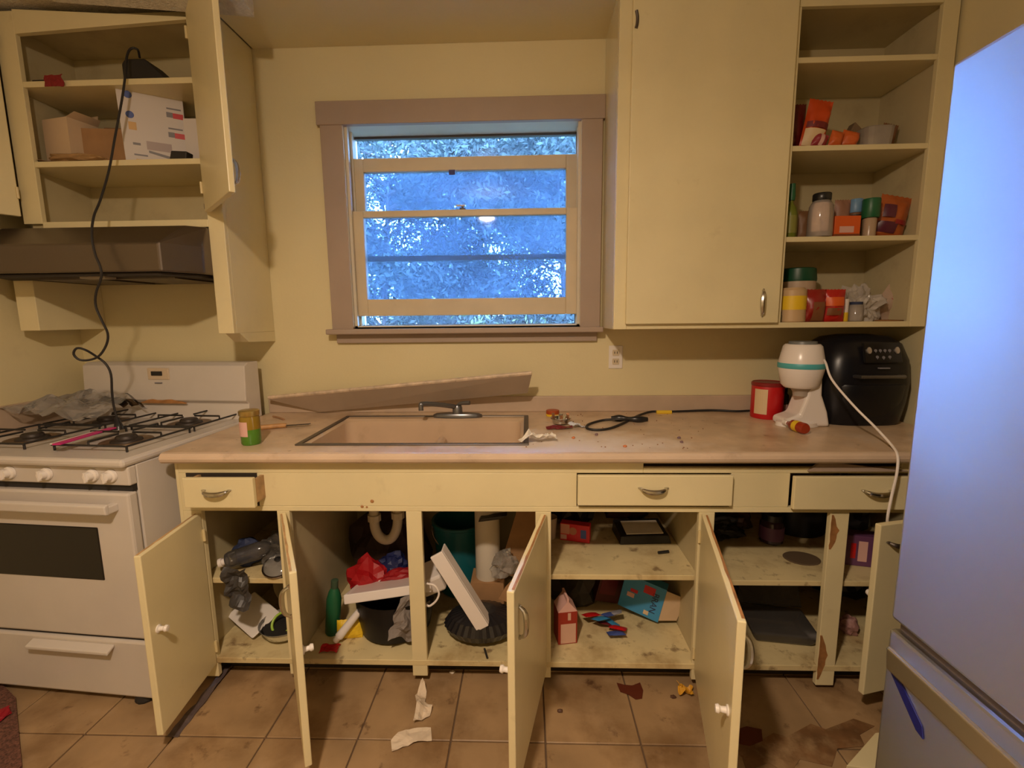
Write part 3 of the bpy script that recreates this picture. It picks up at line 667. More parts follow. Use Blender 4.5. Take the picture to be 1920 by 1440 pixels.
lb = obj('label', bm, PALEPINK, j)
for z in (.045,.055,.065,.076): bx('print_line', flatc('label_pink', (190,120,115)), lb, -.018, .010, -.0362, -.0352, z, z+.003) if False else None

# knife
p1, p2 = pZ(490, 806, CZ), pZ(583, 798, CZ)
dv = p2-p1; ln = dv.length
kn = thing('knife', 'worn wooden handled knife left of the sink', 'knife', (p1.x, p1.y, CZ+.010), math.atan2(dv.y, dv.x))
obj('handle', tube(bmn(), [(0,0,0),(ln*.12,0,0),(ln*.38,0,.001),(ln*.5,0,0)], lambda t: .0115-.002*t, 10, 4), mat('worn_wood', (.42,.22,.08), .55, var=.25, vs=40), kn, smooth=True)
prism(bm := bmn(), [(ln*.48,-.010),(ln*.96,-.012),(ln,.001),(ln*.48,.010)], -.002, .0, 'z'); obj('blade', bm, mat('dark_blade', (.06,.05,.045), .45, .7), kn)
sk = thing('stick', 'thin brown stick on the counter behind the knife', 'stick', (-1.16, -.155, CZ+.004), R(-38))
obj('shaft', tube(bmn(), [(-.05,0,0),(0,.002,.001),(.06,0,0)], .0045, 8, 4), mat('stick_wood', (.36,.2,.1), .6), sk)

# debris by the sink
p, k = base_at(1052, 797, CZ)
s = thing('strainer', 'metal sink strainer lying on the counter right of the sink', 'strainer', (p.x, p.y+.02, CZ))
obj('cup', lathe(bmn(), [(.018,0),(.034,.006),(.038,.022),(.045,.026),(.045,.030),(.035,.028),(.03,.010),(0,.008)], 24), CHROME, s, smooth=True)
obj('post', lathe(bmn(), [(.004,.008),(.004,.036),(.009,.038),(.009,.044),(0,.045)], 12), CHROME, s, smooth=True)
for an in (30,150,270): obj('tab', box(bmn(), -.006,.006,-.003,.003,.02,.045), mat('copper', (.35,.17,.09), .35, .8), s, loc=(.036*math.cos(R(an)), .036*math.sin(R(an)), 0))
p, k = base_at(1036, 778, CZ)
ob = thing('small_item', 'small orange and yellow item behind the strainer', 'dish', (p.x, p.y-.015, CZ))  # small round item of unknown kind
obj('upper', lathe(bmn(), [(.030,.008),(.031,.012),(.030,.026),(0,.028)], 20), flatc('dull_orange', (165,70,25), .45), ob, smooth=True)
obj('base', lathe(bmn(), [(.031,0),(.032,.008),(.030,.010)], 20), YELLOW, ob, smooth=True)
def scrap(name, label, cat, u, v, z, w, h, m, amp=.012, seed=0, rz=0., fq=18, cut=.2, n=10, group=None):
    p = pZ(u, v, z); o = obj(name, sheet(bmn(), w, h, amp, fq, seed, n, n, cut*min(w, h)), m, None, loc=p, rot=(0, 0, rz), smooth=False, solid=.0008)
    return tag(o, label, cat, group)
scrap('paper', 'white crumpled wrapper bit beside the strainer', 'paper', 1082, 800, CZ+.001, .06, .05, flatc('wrapper_white', (210,215,225), .4), .014, 3, .4)
scrap('wrapper', 'torn brown wrapper in front of the strainer', 'wrapper', 1048, 804, CZ+.001, .11, .03, MAROON, .012, 5, .1)
scrap('paper', 'white crumpled paper hanging over the right front sink corner', 'paper', 1008, 826, CZ+.007, .13, .055, PAPER, .032, 8, .25)
bm = bmn(); rnd = random.Random(3)
for i in range(55):
    u, v = rnd.uniform(985, 1330), rnd.uniform(775, 842); q = pZ(u, v, CZ); r = rnd.uniform(.001, .0032)
    lathe(bm, [(r,0),(r*.9,r*.6),(r*.3,r)], 5, tuple(q), 1, rnd.uniform(.6,1.3))
o = obj('crumbs', bm, mat('crumbs', (.28,.13,.06), .7, var=.5, vs=30, world=True)); o['kind'] = 'stuff'; tag(o, 'scattered brown food crumbs across the counter right of the sink', 'crumbs')
for i, (u, v) in enumerate(((1075,822),(1172,838),(1118,816),(1273,822),(1278,830))):
    q = pZ(u, v, CZ); o = obj('crumb', blob(bmn(), .007, .006, .005, .3, 2, i, 2), (flatc('crumb_orange', (200,120,70)) if i < 2 else flatc('crumb_grey', (120,95,100))), None, loc=(q.x, q.y, CZ+.003))
    tag(o, ['orange crumb just right of the crumpled paper','orange crumb near the counter front edge below the black cord','grey crumb in front of the cord loop','mauve crumb on the bare counter below the yellow tag','small grey crumb touching the mauve crumb'][i], 'crumb')

# ================================================================== things on the stove
SZ = .9145
def onst(u, v, z=SZ): return pZ(u, v, z)
p1, p2 = onst(105, 834, .948), onst(214, 802, .948); dv = p2-p1
o = thing('plastic_strip', 'magenta strip lying across the stove between the grates', 'strip', tuple(p1), math.atan2(dv.y, dv.x))
obj('blade', box(bmn(), 0, dv.length*.98, -.014, .014, -.002, .004), PINK, o, bevel=.002)
obj('pale_edge', box(bmn(), .01, dv.length*.9, .014, .030, -.002, .002), WP, o, bevel=.001)
q = onst(315, 775)
o = thing('tray', 'small black tray at the back of the stove', 'tray', (q.x+.02, q.y-.01, SZ))
prism(bm := bmn(), [(-.09,0),(.09,0),(.10,.016),(-.10,.016)], -.035, .035, 'y'); obj('dish', bm, BLACK, o, bevel=.004)
obj('crust', blob(bmn(), .03,.015,.008,.3,3,4,2,(-.03,-.03,.018)), flatc('crust_tan', (190,140,70)), o)
# plastic bag over the left rear burner
q = onst(95, 800)
bm = sheet(bmn(), .44, .30, .06, 6, 11, 26, 20, .03, lambda x, y: .035*(1-(x/.25)**2))
o = obj('plastic_bag', bm, FILM, None, loc=(-1.99, -.30, .952), rot=(0, 0, R(-8))); tag(o, 'clear crumpled plastic wrap over the left rear grate', 'plastic bag')

# hanging cord with plug, and its adapter on the top shelf
ad = thing('adapter', 'black adapter on the top cabinet shelf with a cord hanging to the stove', 'adapter', (-1.545, -.215, 2.3085))
prism(bm := bmn(), [(-.075,0),(.13,0),(.105,.018),(.02,.098),(-.06,.098),(-.075,.08)], -.05, .05, 'y'); obj('case', bm, BLACKM, ad, bevel=.006)
o0 = Vector((-1.545,-.215,2.3085))
L_ = [(262,108,-.25),(258,93,-.28),(246,91,-.29),(238,105,-.31),(235,140,-.345),(228,190,-.36),(215,260,-.38),(204,320,-.40),(188,375,-.45),(176,405,-.50),(172,440,-.535),(178,475,-.545),(188,500,-.55),(190,520,-.545),(180,550,-.53),(180,575,-.52),(192,603,-.52),(202,625,-.51),(200,645,-.50),(188,665,-.50),(172,674,-.505),(150,675,-.52),(138,664,-.53),(144,653,-.53),(160,656,-.52),(180,668,-.49),(198,682,-.48),(208,702,-.475),(210,735,-.465),(213,760,-.455),(219,783,-.45),(222,797,-.445)]
P_ = [pY(*t)-o0 for t in L_]
obj('cord', tube(bmn(), P_, .0042, 7, 4), BLACKM, ad, smooth=True)
obj('plug', tube(bmn(), [P_[-2], P_[-1], P_[-1]-Vector((0,0,.018))], lambda t: .008+.012*t, 10, 4), BLACK, ad, smooth=True)

# ================================================================== left wall cabinet contents
Z3, Z2 = 2.309, 2.009
def ux(u, v, y): return pY(u, v, y)
q = ux(108, 152, -.315)
o = obj('rag', sheet(bmn(), .075, .045, .008, 20, 2, 10, 10, .008), flatc('red_rag', (130,28,30), .8), None, loc=(q.x, -.327, 2.300), rot=(R(82), 0, 0), solid=.002); tag(o, 'small dark red rag hanging over the top shelf edge', 'rag')
q = ux(80, 148, -.28); o = obj('stick', tube(bmn(), [(-.02,0,.005),(.06,0,.006)], .005, 6, 0), BLACKM, None, loc=(q.x, -.30, Z3)); tag(o, 'short black stick beside the red rag on the top shelf', 'stick')
# printed white box
xl, xr = ux(236, 300, -.28).x, ux(322, 300, -.28).x; hh = ux(240, 150, -.285).z-Z2-.006
w = .215
o = thing('carton', 'white printed carton with blue and red marks on the middle shelf', 'box', (xl+.004, -.285, Z2), R(33))
BW = flatc('carton_white', (205,198,196), .55)
hexa(bm := bmn(), [(0,0,0),(w,0,0),(w,.06,0),(0,.06,0)], [(-.008,.0,hh),(w,0,hh),(w,.06,hh),(-.008,.06,hh)]); obj('box', bm, BW, o, bevel=.002)
for zz in (.80,.55): obj('round_mark', lathe(bmn(), [(.014,0),(.013,.0008),(0,.0008)], 16), BRANDBLUE, o, loc=(.03, -.0002, hh*(zz+.07)), rot=(R(90), 0, 0))
for zz in (.70,.44):
    bx('grey_mark', GREY, o, w-.062, w-.040, -.0008, 0, hh*zz-.010, hh*zz+.010, .0); bx('red_mark', RED, o, w-.040, w-.004, -.0008, 0, hh*zz-.012, hh*zz+.009, .0)
    bx('print_line', GREY, o, w-.06, w-.01, -.0008, 0, hh*zz+.022, hh*zz+.028, 0)
bx('tan_mark', flatc('tan_ink', (205,165,105)), o, .022, .048, -.0008, 0, hh*.43, hh*.53, 0)
bx('tan_mark', flatc('tan_ink', (205,165,105)), o, .035, .09, -.0008, 0, hh*.01, hh*.06, 0)
bx('photo_mark', flatc('smudge_ink', (165,150,150)), o, .075, .16, -.0008, 0, hh*.20, hh*.31, 0)
hexa(bm := bmn(), [(.08,-.0008,hh*.16),(w-.03,-.0008,hh*.085),(w-.03,0,hh*.085),(.08,0,hh*.16)], [(.08,-.0008,hh*.19),(w-.03,-.0008,hh*.125),(w-.03,0,hh*.125),(.08,0,hh*.19)]); obj('lettering_bar', bm, GREY, o)
bx('print_line', GREY, o, .03, .075, -.0008, 0, hh*.105, hh*.125, 0); bx('print_line', GREY, o, .03, .055, -.0008, 0, hh*.24, hh*.27, 0)
def carton(name, label, u0, u1, vt, y, z, m, dep=.1, rz=0., open_=True, cat='box'):
    a, b = ux(u0, vt, y), ux(u1, vt, y); w = b.x-a.x; h = max(.02, a.z-z)
    o = thing(name, label, cat, (a.x, y, z), rz)
    bm = bmn(); box(bm, 0, w, 0, .003, 0, h); box(bm, 0, w, dep-.003, dep, 0, h); box(bm, 0, .003, .003, dep-.003, 0, h); box(bm, w-.003, w, .003, dep-.003, 0, h); box(bm, 0, w, .003, dep-.003, 0, .003)
    obj('box', bm, m, o)
    if open_:
        hexa(bm := bmn(), [(0,dep-.003,h),(w,dep-.003,h),(w,dep,h),(0,dep,h)], [(.01,dep+.01,h+.05),(w-.01,dep+.01,h+.05),(w-.01,dep+.013,h+.05),(.01,dep+.013,h+.05)]); obj('flap', bm, m, o)
        hexa(bm := bmn(), [(w-.003,0,h),(w,0,h),(w,dep,h),(w-.003,dep,h)], [(w+.03,.01,h+.02),(w+.033,.01,h+.02),(w+.033,dep-.01,h+.02),(w+.03,dep-.01,h+.02)]); obj('flap', bm, m, o)
    return o
carton('box', 'white open carton at the left end of the middle shelf', 78, 138, 225, -.24, Z2, flatc('carton_cream', (205,180,150), .6), .12, R(-12))
carton('box', 'brown cardboard box behind the hanging cord', 150, 232, 240, -.22, Z2, CARD, .12, R(8))
carton('box', 'small white carton half hidden by the right cabinet door', 343, 372, 222, -.22, Z2, BW, .08, R(6), False)
q = ux(336, 292, -.28); o = obj('charger', prism(bmn(), [(-.03,0),(.04,0),(.045,.03),(-.02,.034)], -.02, .02, 'y'), BLACKM, None, loc=(q.x+.005, -.285, Z2), bevel=.004); tag(o, 'black charger block beside the white printed carton', 'charger')
q = ux(135, 296, -.30); o = obj('paper_bag', blob(bmn(), .12, .04, .022, .35, 2.5, 9, 3), mat('brown_paper', (.32,.19,.08), .7, var=.25, vs=15), None, loc=(q.x, -.275, Z2+.0165)); tag(o, 'flattened brown paper bag in front of the cardboard box', 'paper bag')
q = ux(75, 298, -.30); o = obj('envelope', sheet(bmn(), .12, .05, .012, 12, 6, 8, 6, .01), mat('dull_envelope', (.3,.2,.15), .6), None, loc=(q.x, -.285, Z2), solid=.001); tag(o, 'dull brown envelope lying at the left end of the shelf', 'envelope')

# ================================================================== right shelf contents
RZ = {1:1.3345, 2:1.6685, 3:2.0065}
def sx(u0, u1, vt, y, z):
    a, b = ux(u0, vt, y), ux(u1, vt, y); return (a.x+b.x)/2, b.x-a.x, max(.015, (a.z+b.z)/2-z)
def rpouch(label, u0, u1, vt, y, lv, m, seed, extra=None, rz=0., ry=0., name='snack_bag', cat='bag', dep=.05):
    x, w, h = sx(u0, u1, vt, y, RZ[lv]); o = thing(name, label, cat, (x, y, RZ[lv]), rot=(0, ry, rz))
    obj('pouch', pouch(bmn(), w, h, min(dep, w*.6), seed), m, o, smooth=True)
    for i, (a0, a1, b0, b1, mm) in enumerate(extra or []):
        bm = bmn(); d = min(dep, w*.6)
        n = 6; g = {}
        for i_ in range(n+1):
            for j_ in range(n+1):
                xx = a0+(a1-a0)*i_/n; t = b0+(b1-b0)*j_/n; al = 2*xx-1
                g[i_, j_] = bm.verts.new((al*w/2, -d/2*max(0,1-abs(al)**3)*max(0,math.sin(PI*min(1,t*1.05)))**.6*1.05-.004, t*h))
        for i_ in range(n):
            for j_ in range(n): bm.faces.new((g[i_,j_],g[i_+1,j_],g[i_+1,j_+1],g[i_,j_+1]))
        obj('print_panel', bm, mm, o, smooth=True)
    return o
def rcyl(name, label, cat, u0, u1, vt, y, lv, prof, m, lid=None, lidm=None, lab=None, labm=None, ry=0.):
    """prof etc. given as fractions of the measured radius and height"""
    x, w, h = sx(u0, u1, vt, y, RZ[lv]); r = w/2; o = thing(name, label, cat, (x, y, RZ[lv]), rot=(0, ry, 0))
    obj('body', lathe(bmn(), [(a*r, b*h) for a, b in prof], 24), m, o, smooth=True)
    if lid: obj('cap', lathe(bmn(), [(a*r, b*h) for a, b in lid], 24), lidm, o, smooth=True)
    if lab: obj('label', lathe(bmn(), [(a*r, b*h) for a, b in lab], 24), labm, o, smooth=True)
    return o
CL = clear_mat('clear_plastic', (.85,.78,.72), .45, .08, .5)
# shelf 3 (second from top)
rpouch('orange topped packet at the left of the second highest shelf', 1503, 1548, 186, -.26, 3, flatc('dull_orange_bag', (195,70,20), .4), 3, [(.05,.85,.05,.38,flatc('cream_print', (215,190,150), .5)),(.05,.95,.40,.52,MAROON)], ry=R(10))
rpouch('dark red packet half hidden by the cabinet door edge', 1478, 1512, 195, -.22, 3, flatc('dark_red_bag', (95,22,14), .4), 4)
rpouch('pink and white sachet leaning on the second highest shelf', 1520, 1548, 249, -.28, 3, flatc('pink_sachet', (150,50,60), .4), 5, [(.35,.6,.1,.9,PALEPINK)], ry=R(18), name='sachet', cat='sachet')
for i, (u0, u1) in enumerate(((1553,1577),(1574,1606))):
    rpouch(['narrow orange sachet beside the pink sachet','wider orange sachet against the clear tub'][i], u0, u1, 245, -.28+.012*i, 3, flatc('orange_sachet', (200,95,40), .4), 7+i, None, ry=R(14), name='sachet', cat='sachet')
x, w, h = sx(1615, 1672, 243, -.26, RZ[3]); o = thing('tub', 'empty clear plastic tub on the second highest shelf', 'tub', (x, -.24, RZ[3]))
obj('tub', lathe(bmn(), [(w*.44,.001),(w*.45,.004),(w*.5,h),(w*.52,h+.003)], 24, p=4), CL, o); obj('dark_base', lathe(bmn(), [(w*.42,.0015),(w*.42,.006),(0,.006)], 24, p=4), flatc('tub_grey', (95,85,75)), o)
rpouch('crumpled tan bag sticking up behind the clear tub', 1645, 1674, 231, -.17, 3, flatc('tan_bag', (130,90,60), .6), 9, name='paper_bag', cat='bag', ry=R(12))
x, w, h = sx(1590, 1612, 230, -.17, RZ[3]); o = obj('packet', prism(bmn(), [(-w/2,0),(w/2,0),(w*.6,h*.8),(0,h),(-w*.4,h*.7)], -.02, .02, 'y'), flatc('taupe_packet', (120,98,75), .6), None, loc=(x, -.16, RZ[3]), bevel=.003); tag(o, 'taupe pointed packet behind the orange sachets', 'packet')
# shelf 2
rcyl('bottle', 'green spray bottle at the left end of the third shelf', 'bottle', 1474, 1498, 345, -.25, 2, [(.8,0),(1,.03),(1,.45),(.8,.56),(.3,.66),(.3,.70)], flatc('lime_plastic', (105,115,35), .3), [(.5,.70),(.55,.78),(.45,1),(0,1)], GREEN, [(1.02,.1),(1.02,.42)], flatc('lime_label', (130,130,60)))
b = rcyl('bottle', 'clear faceted bottle with black cap on the third shelf', 'bottle', 1520, 1564, 363, -.28, 2, [(.95,.003),(1,.03),(.98,.5),(.92,.72),(.7,.82),(.62,.84)], CL, [(.68,.83),(.72,.85),(.72,.98),(.66,1),(0,1)], BLACK)
obj('contents', lathe(bmn(), [(.018,.01),(.0435,.02),(.044,.06),(.0425,.10),(.034,.13)], 9), mat('pale_crystal', (.85,.68,.60), .12, .55, bump=.5, bs=45), b)
x, w, h = sx(1567, 1616, 404, -.29, RZ[2]); x2, w2, h2 = sx(1570, 1600, 372, -.25, RZ[2])
o = thing('box', 'orange box with white mark on the third shelf', 'box', (x, -.28, RZ[2])); bx('box', ORANGE, o, -w/2, w/2, -.008, .02, 0, h, .002); bx('print_mark', PALEPINK, o, -w*.3, w*.25, -.0088, -.008, h*.2, h*.5); bx('band', flatc('brown_band', (120,60,30)), o, -w/2, w/2, -.0086, -.008, 0, h*.14)
rpouch('pale brown bag standing behind the orange box', 1566, 1596, 374, -.225, 2, flatc('pale_bag', (150,110,90), .5), 12)
rcyl('shaker', 'spice shaker with light blue cap behind the orange box', 'jar', 1594, 1618, 374, -.22, 2, [(.9,0),(1,.02),(1,.62),(.9,.66)], flatc('shaker_brown', (120,90,70), .3), [(.95,.66),(1,.68),(1,.98),(.9,1),(0,1)], SKYBAND, [(1.02,.45),(1.02,.6)], BLACKM)
rcyl('shaker', 'spice shaker with tall green cap on the third shelf', 'jar', 1620, 1650, 373, -.27, 2, [(.6,0),(.72,.02),(.75,.48),(.6,.52)], flatc('shaker_white', (175,150,125), .25), [(.95,.5),(1,.52),(1,.97),(.94,1),(0,1)], GREEN)
rpouch('purple and orange chip bag leaning right on the third shelf', 1640, 1698, 366, -.24, 2, flatc('chip_orange', (175,90,40), .35), 14, [(.05,.6,.1,.35,flatc('chip_purple', (90,35,55), .35)),(.1,.45,.45,.75,flatc('chip_purple', (90,35,55), .35)),(.5,.95,.32,.42,flatc('chip_red', (150,35,40), .35))], ry=R(10))
rpouch('brown pouch between green bottle and clear bottle', 1498, 1524, 395, -.22, 2, flatc('brown_pouch', (120,85,55), .5), 15)
# shelf 1 (bottom)
x, w, h = sx(1480, 1540, 505, -.2, RZ[1])
o = thing('canister', 'white canister with dark green lid at the back of the lowest shelf', 'canister', (x, -.15, RZ[1]))
obj('body', lathe(bmn(), [(w*.5,0),(w*.52,.005),(w*.52,h*.80)], 28), flatc('canister_white', (190,165,140), .4), o, smooth=True); obj('lid', lathe(bmn(), [(w*.53,h*.78),(w*.54,h*.82),(w*.50,h*1.02),(w*.45,h*1.04),(0,h*1.04)], 28), DKGREEN, o, smooth=True)
rcyl('canister', 'yellow labelled cream canister on the lowest shelf', 'canister', 1463, 1511, 540, -.27, 1, [(.95,0),(1,.02),(1,.92),(.8,1),(0,1)], flatc('canister_cream', (195,165,125), .4), None, None, [(1.015,.36),(1.015,.76)], YELLOW)
rcyl('jar', 'dark jar half hidden by the closed cabinet door', 'jar', 1452, 1466, 585, -.29, 1, [(.9,0),(1,.03),(1,.7),(.8,.8)], flatc('dark_jar', (50,50,25), .2), [(.9,.8),(.9,1),(0,1)], BLACK)
rpouch('dark red snack bag right of the yellow canister', 1508, 1550, 542, -.285, 1, flatc('snack_maroon', (140,30,25), .3), 17, [(.3,.85,.02,.6,flatc('snack_brown', (125,80,50), .35))])
rpouch('bright red snack bag with orange panel on the lowest shelf', 1546, 1586, 542, -.28, 1, flatc('snack_red', (180,28,22), .3), 18, [(.05,.8,.48,.75,ORANGE),(.1,.7,.2,.42,flatc('snack_brown', (125,80,50), .35))])
rcyl('bottle', 'slim yellow and white bottle beside the bright red snack bag', 'bottle', 1580, 1592, 560, -.26, 1, [(.9,0),(1,.03),(1,.4)], YELLOW, [(.95,.4),(.95,.98),(0,1)], WP)
rcyl('jar', 'clear jar with dark lid beside crumpled wrap', 'jar', 1594, 1618, 566, -.26, 1, [(.9,.002),(1,.04),(1,.8),(.85,.86)], CL, [(.85,.86),(.88,.9),(.88,1),(0,1)], NAVY)
q = ux(1632, 580, -.2)
o = obj('plastic_bag', blob(bmn(), .07, .05, .08, .55, 2.2, 21, 4), WFILM, None, loc=(1.405, -.21, RZ[1]+.058)); tag(o, 'crumpled clear plastic bag on the lowest shelf', 'plastic bag')
rpouch('torn white packet with red print poking from the plastic bag', 1628, 1672, 530, -.17, 1, flatc('torn_white', (185,160,140), .5), 23, [(.3,.7,.6,.8,flatc('print_rose', (165,70,65)))], ry=R(32), name='packet', cat='packet')
o = obj('lid', lathe(bmn(), [(.05,0),(.052,.004),(0,.006)], 20), flatc('tan_lid', (150,105,60), .5), None, loc=(1.50, -.24, RZ[1])); tag(o, 'flat tan lid lying at the right end of the lowest shelf', 'lid')
# ================================================================== inside the base cabinets
def at(u, v, z): return pZ(u, v, z)
DKBAG = mat('black_bag', (.015,.014,.016), .28, bump=.4, bs=18)
GREYF = mat('grey_film', (.05,.048,.05), .4)
def heap(name, label, cat, loc, s, m, seed, amp=.35, sub=3, rz=0., fq=2.):
    o = obj(name, blob(bmn(), *s, amp, fq, seed, sub), m, None, loc=(loc[0], loc[1], loc[2]+s[2]*.75), rot=(0, 0, rz), smooth=False); return tag(o, label, cat)
# --- section next to the stove, upper shelf
Z1 = .4055
q = at(424, 1082, Z1); heap('plastic_bag', 'navy plastic bag on the shelf beside the stove', 'plastic bag', (q.x+.018, -.53, Z1), (.062,.05,.055), NAVY, 31, .3)
o = thing('bottle', 'pale bottle wrapped in clear film lying on the shelf beside the stove', 'bottle', tuple(pY(436, 1048, -.60)), rot=Vector((.86,.28,.20)).to_track_quat('Z', 'Y').to_euler())
obj('body', lathe(bmn(), [(.028,-.02),(.032,-.01),(.034,.10),(.026,.125),(.014,.14)], 16), DFILM, o, smooth=True)
obj('neck', lathe(bmn(), [(.008,-.044),(.013,-.05),(.017,-.048),(.017,-.036),(.012,-.035),(.014,-.02)], 16), WP, o, smooth=True)
heap('plastic_wrap', 'crumpled silver clear wrap at the front of that shelf', 'plastic wrap', (-.985, -.52, Z1), (.085,.06,.06), DFILM, 33, .6, 4)
heap('trash_bag', 'black bag filling the back of the shelf beside the stove', 'plastic bag', (-1.0, -.25, Z1), (.105,.13,.165), DKBAG, 34, .3)
o = thing('pot_lid', 'round glass pot lid tilted on the shelf beside the stove', 'lid', (-.955, -.60, Z1+.028), rot=(R(22), 0, 0))
obj('glass', lathe(bmn(), [(.060,0),(.05,.012),(.03,.020),(0,.023)], 24), FILM, o, smooth=True); obj('rim', lathe(bmn(), [(.058,-.002),(.063,-.002),(.063,.004),(.058,.004)], 24), CHROME, o); obj('knob', lathe(bmn(), [(.006,.022),(.012,.034),(0,.038)], 14), BLACK, o)
o = obj('plastic_bag', sheet(bmn(), .085, .17, .03, 14, 36, 8, 12, .02), GREYF, None, loc=(-1.085, -.655, .385), rot=(R(96), 0, R(8)), solid=.001); tag(o, 'dark grey bag hanging over the shelf edge beside the stove', 'plastic bag')
# lower
Z0 = ZB+.001
o = thing('frying_pan', 'black frying pan propped on edge under the shelf beside the stove', 'pan', (-.985, -.40, Z0+.16), rot=(R(62), 0, R(-8)))
obj('pan', lathe(bmn(), [(0,-.004),(.07,-.004),(.095,.035),(.098,.036),(.072,0),(0,0)], 28), BLACK, o, smooth=True); obj('rim', lathe(bmn(), [(.096,.034),(.1005,.034),(.1005,.039),(.096,.039)], 28), CHROME, o)
q = at(430, 1165, Z0)
o = thing('tray', 'white foam tray tilted on the cabinet floor beside the stove', 'tray', (-1.135, -.50, Z0+.045), rot=(R(24), R(14), R(-28)))
hexa(bm := bmn(), [(-.075,-.05,0),(.075,-.05,0),(.075,.05,0),(-.075,.05,0)], [(-.09,-.065,.022),(.09,-.065,.022),(.09,.065,.022),(-.09,.065,.022)]); obj('tray', bm, mat('foam', (.70,.66,.62), .6), o, bevel=.006)
o = thing('mixing_bowl', 'glass bowl with a bright green ring on the cabinet floor', 'bowl', (-.985, -.545, Z0))
obj('bowl', lathe(bmn(), [(.045,.001),(.075,.02),(.095,.06),(.097,.06),(.073,.025),(.04,.006)], 28), FILM, o, smooth=True); obj('contents', lathe(bmn(), [(.044,.004),(.075,.028),(.08,.045),(0,.05)], 24), BLACKM, o, smooth=True)
obj('green_ring', tube(bmn(), [(.040*math.cos(t), -.02+.040*math.sin(t)*.7, .064+.028*math.sin(t)) for t in np.linspace(0, 2*PI, 14)], .005, 8, 3), flatc('lime_ring', (150,185,60), .4), o, smooth=True)
# --- under the sink
pt = thing('drain_pipe', 'white plastic sink trap hanging under the sink', 'pipe', (-.55, -.30, .6))
WPVC = mat('pvc', (.66,.58,.44), .4)
tp_ = [pY(u, v, -.33)-Vector((-.55,-.30,.6)) for u, v in ((746,935),(746,965),(744,990),(735,1008),(722,1012),(710,1004),(703,988),(702,970),(700,950))]
obj('trap', tube(bmn(), tp_, .021, 14, 5), WPVC, pt, smooth=True)
for i in (1, 7): obj('nut', tube(bmn(), [tp_[i]-Vector((0,0,.014)), tp_[i]+Vector((0,0,.014))], .029, 10, 0), WPVC, pt)
obj('tailpiece', tube(bmn(), [tp_[0], tp_[0]+Vector((0,0,.09))], .019, 12, 0), WPVC, pt, smooth=True); obj('wall_arm', tube(bmn(), [tp_[8], tp_[8]+Vector((-.01,.05,.03)), tp_[8]+Vector((-.02,.31,.035))], .019, 12, 4), WPVC, pt, smooth=True)
heap('trash_bag', 'large dark brown bag at the back under the sink', 'plastic bag', (-.66, -.17, Z0), (.18,.13,.23), mat('dark_brown_bag', (.035,.016,.012), .5), 41, .25)
heap('snack_bag', 'bright red bag under the sink behind the white lid', 'bag', (-.685, -.40, Z0+.095), (.085,.07,.09), flatc('bag_red', (165,18,24), .45), 42, .35)
heap('rag', 'red folded bag wedged right of the bright red bag', 'rag', (-.535, -.42, Z0+.155), (.075,.04,.035), flatc('deep_red', (150,20,26), .5), 43, .3, 3, R(12))
heap('bundle', 'navy blue bundle under the drain pipe', 'bag', (-.585, -.36, Z0+.15), (.06,.05,.06), flatc('royal_navy', (22,32,80), .5), 44, .3)
BK = mat('black_enamel', (.010,.009,.009), .4, spec=.3)
o = thing('stock_pot', 'big black pot on the floor of the sink cabinet', 'pot', (-.55, -.475, Z0))
obj('pot', lathe(bmn(), [(.11,0),(.140,.012),(.155,.10),(.160,.17),(.163,.172),(.152,.165),(.132,.02),(0,.016)], 36), BK, o, smooth=True)
for s in (-1, 1): obj('handle', tube(bmn(), [(s*.145,-.03,.15),(s*.175,-.02,.155),(s*.175,.02,.155),(s*.145,.03,.15)], .007, 8, 4), BK, o)
q = at(705, 1098, .28)
o = thing('storage_lid', 'long white plastic lid lying across the black pot', 'lid', (-.545, -.535, .300), rot=(R(-16), R(-7.5), R(3)))
bx('panel', WP, o, -.165, .165, -.06, .10, .004, .012, .004)
bm = bmn()
for a in ((-.17,.17,-.066,-.056),(-.17,.17,.096,.108),(-.17,-.158,-.056,.096),(.158,.17,-.056,.096)): box(bm, a[0], a[1], a[2], a[3], -.020, .016)
obj('rim', bm, WP, o, bevel=.004)
o = obj('rag', sheet(bmn(), .11, .15, .03, 12, 46, 10, 12, .03), mat('grey_rag', (.22,.19,.17), .8), None, loc=(-.465, -.605, .225), rot=(R(80), R(20), R(10)), solid=.002); tag(o, 'grey rag hanging over the front of the black pot', 'rag')
q = at(606, 1210, Z0)
o = thing('bottle', 'tall green bottle at the left wall of the sink cabinet', 'bottle', (-.80, -.53, Z0), rot=(0, R(6), 0))
obj('body', lathe(bmn(), [(.026,0),(.029,.006),(.029,.15),(.022,.18),(.012,.20)], 20), GREEN, o, smooth=True); obj('cap', lathe(bmn(), [(.014,.198),(.014,.23),(0,.232)], 16), flatc('grey_green', (60,80,60)), o, smooth=True)
o = thing('tube', 'white tube leaning against the black pot', 'tube', (-.745, -.595, Z0+.03), rot=(0, R(42), R(20)))
obj('body', tube(bmn(), [(0,0,0),(0,0,.06),(0,0,.12)], lambda t: .017-.003*t, 12, 3), WP, o, smooth=True); obj('cap', tube(bmn(), [(0,0,-.022),(0,0,0)], .012, 12, 0), PAPER, o, smooth=True)
o = obj('packet', pouch(bmn(), .10, .075, .03, 47), YELLOW, None, loc=(-.715, -.565, Z0), rot=(R(-12), 0, R(8))); tag(o, 'yellow packet on the floor of the sink cabinet', 'packet')
o = obj('scrap', sheet(bmn(), .07, .05, .012, 14, 48, 6, 6, .01), RED, None, loc=(-.77, -.63, Z0), solid=.001); tag(o, 'small red scrap at the front of the sink cabinet', 'scrap')
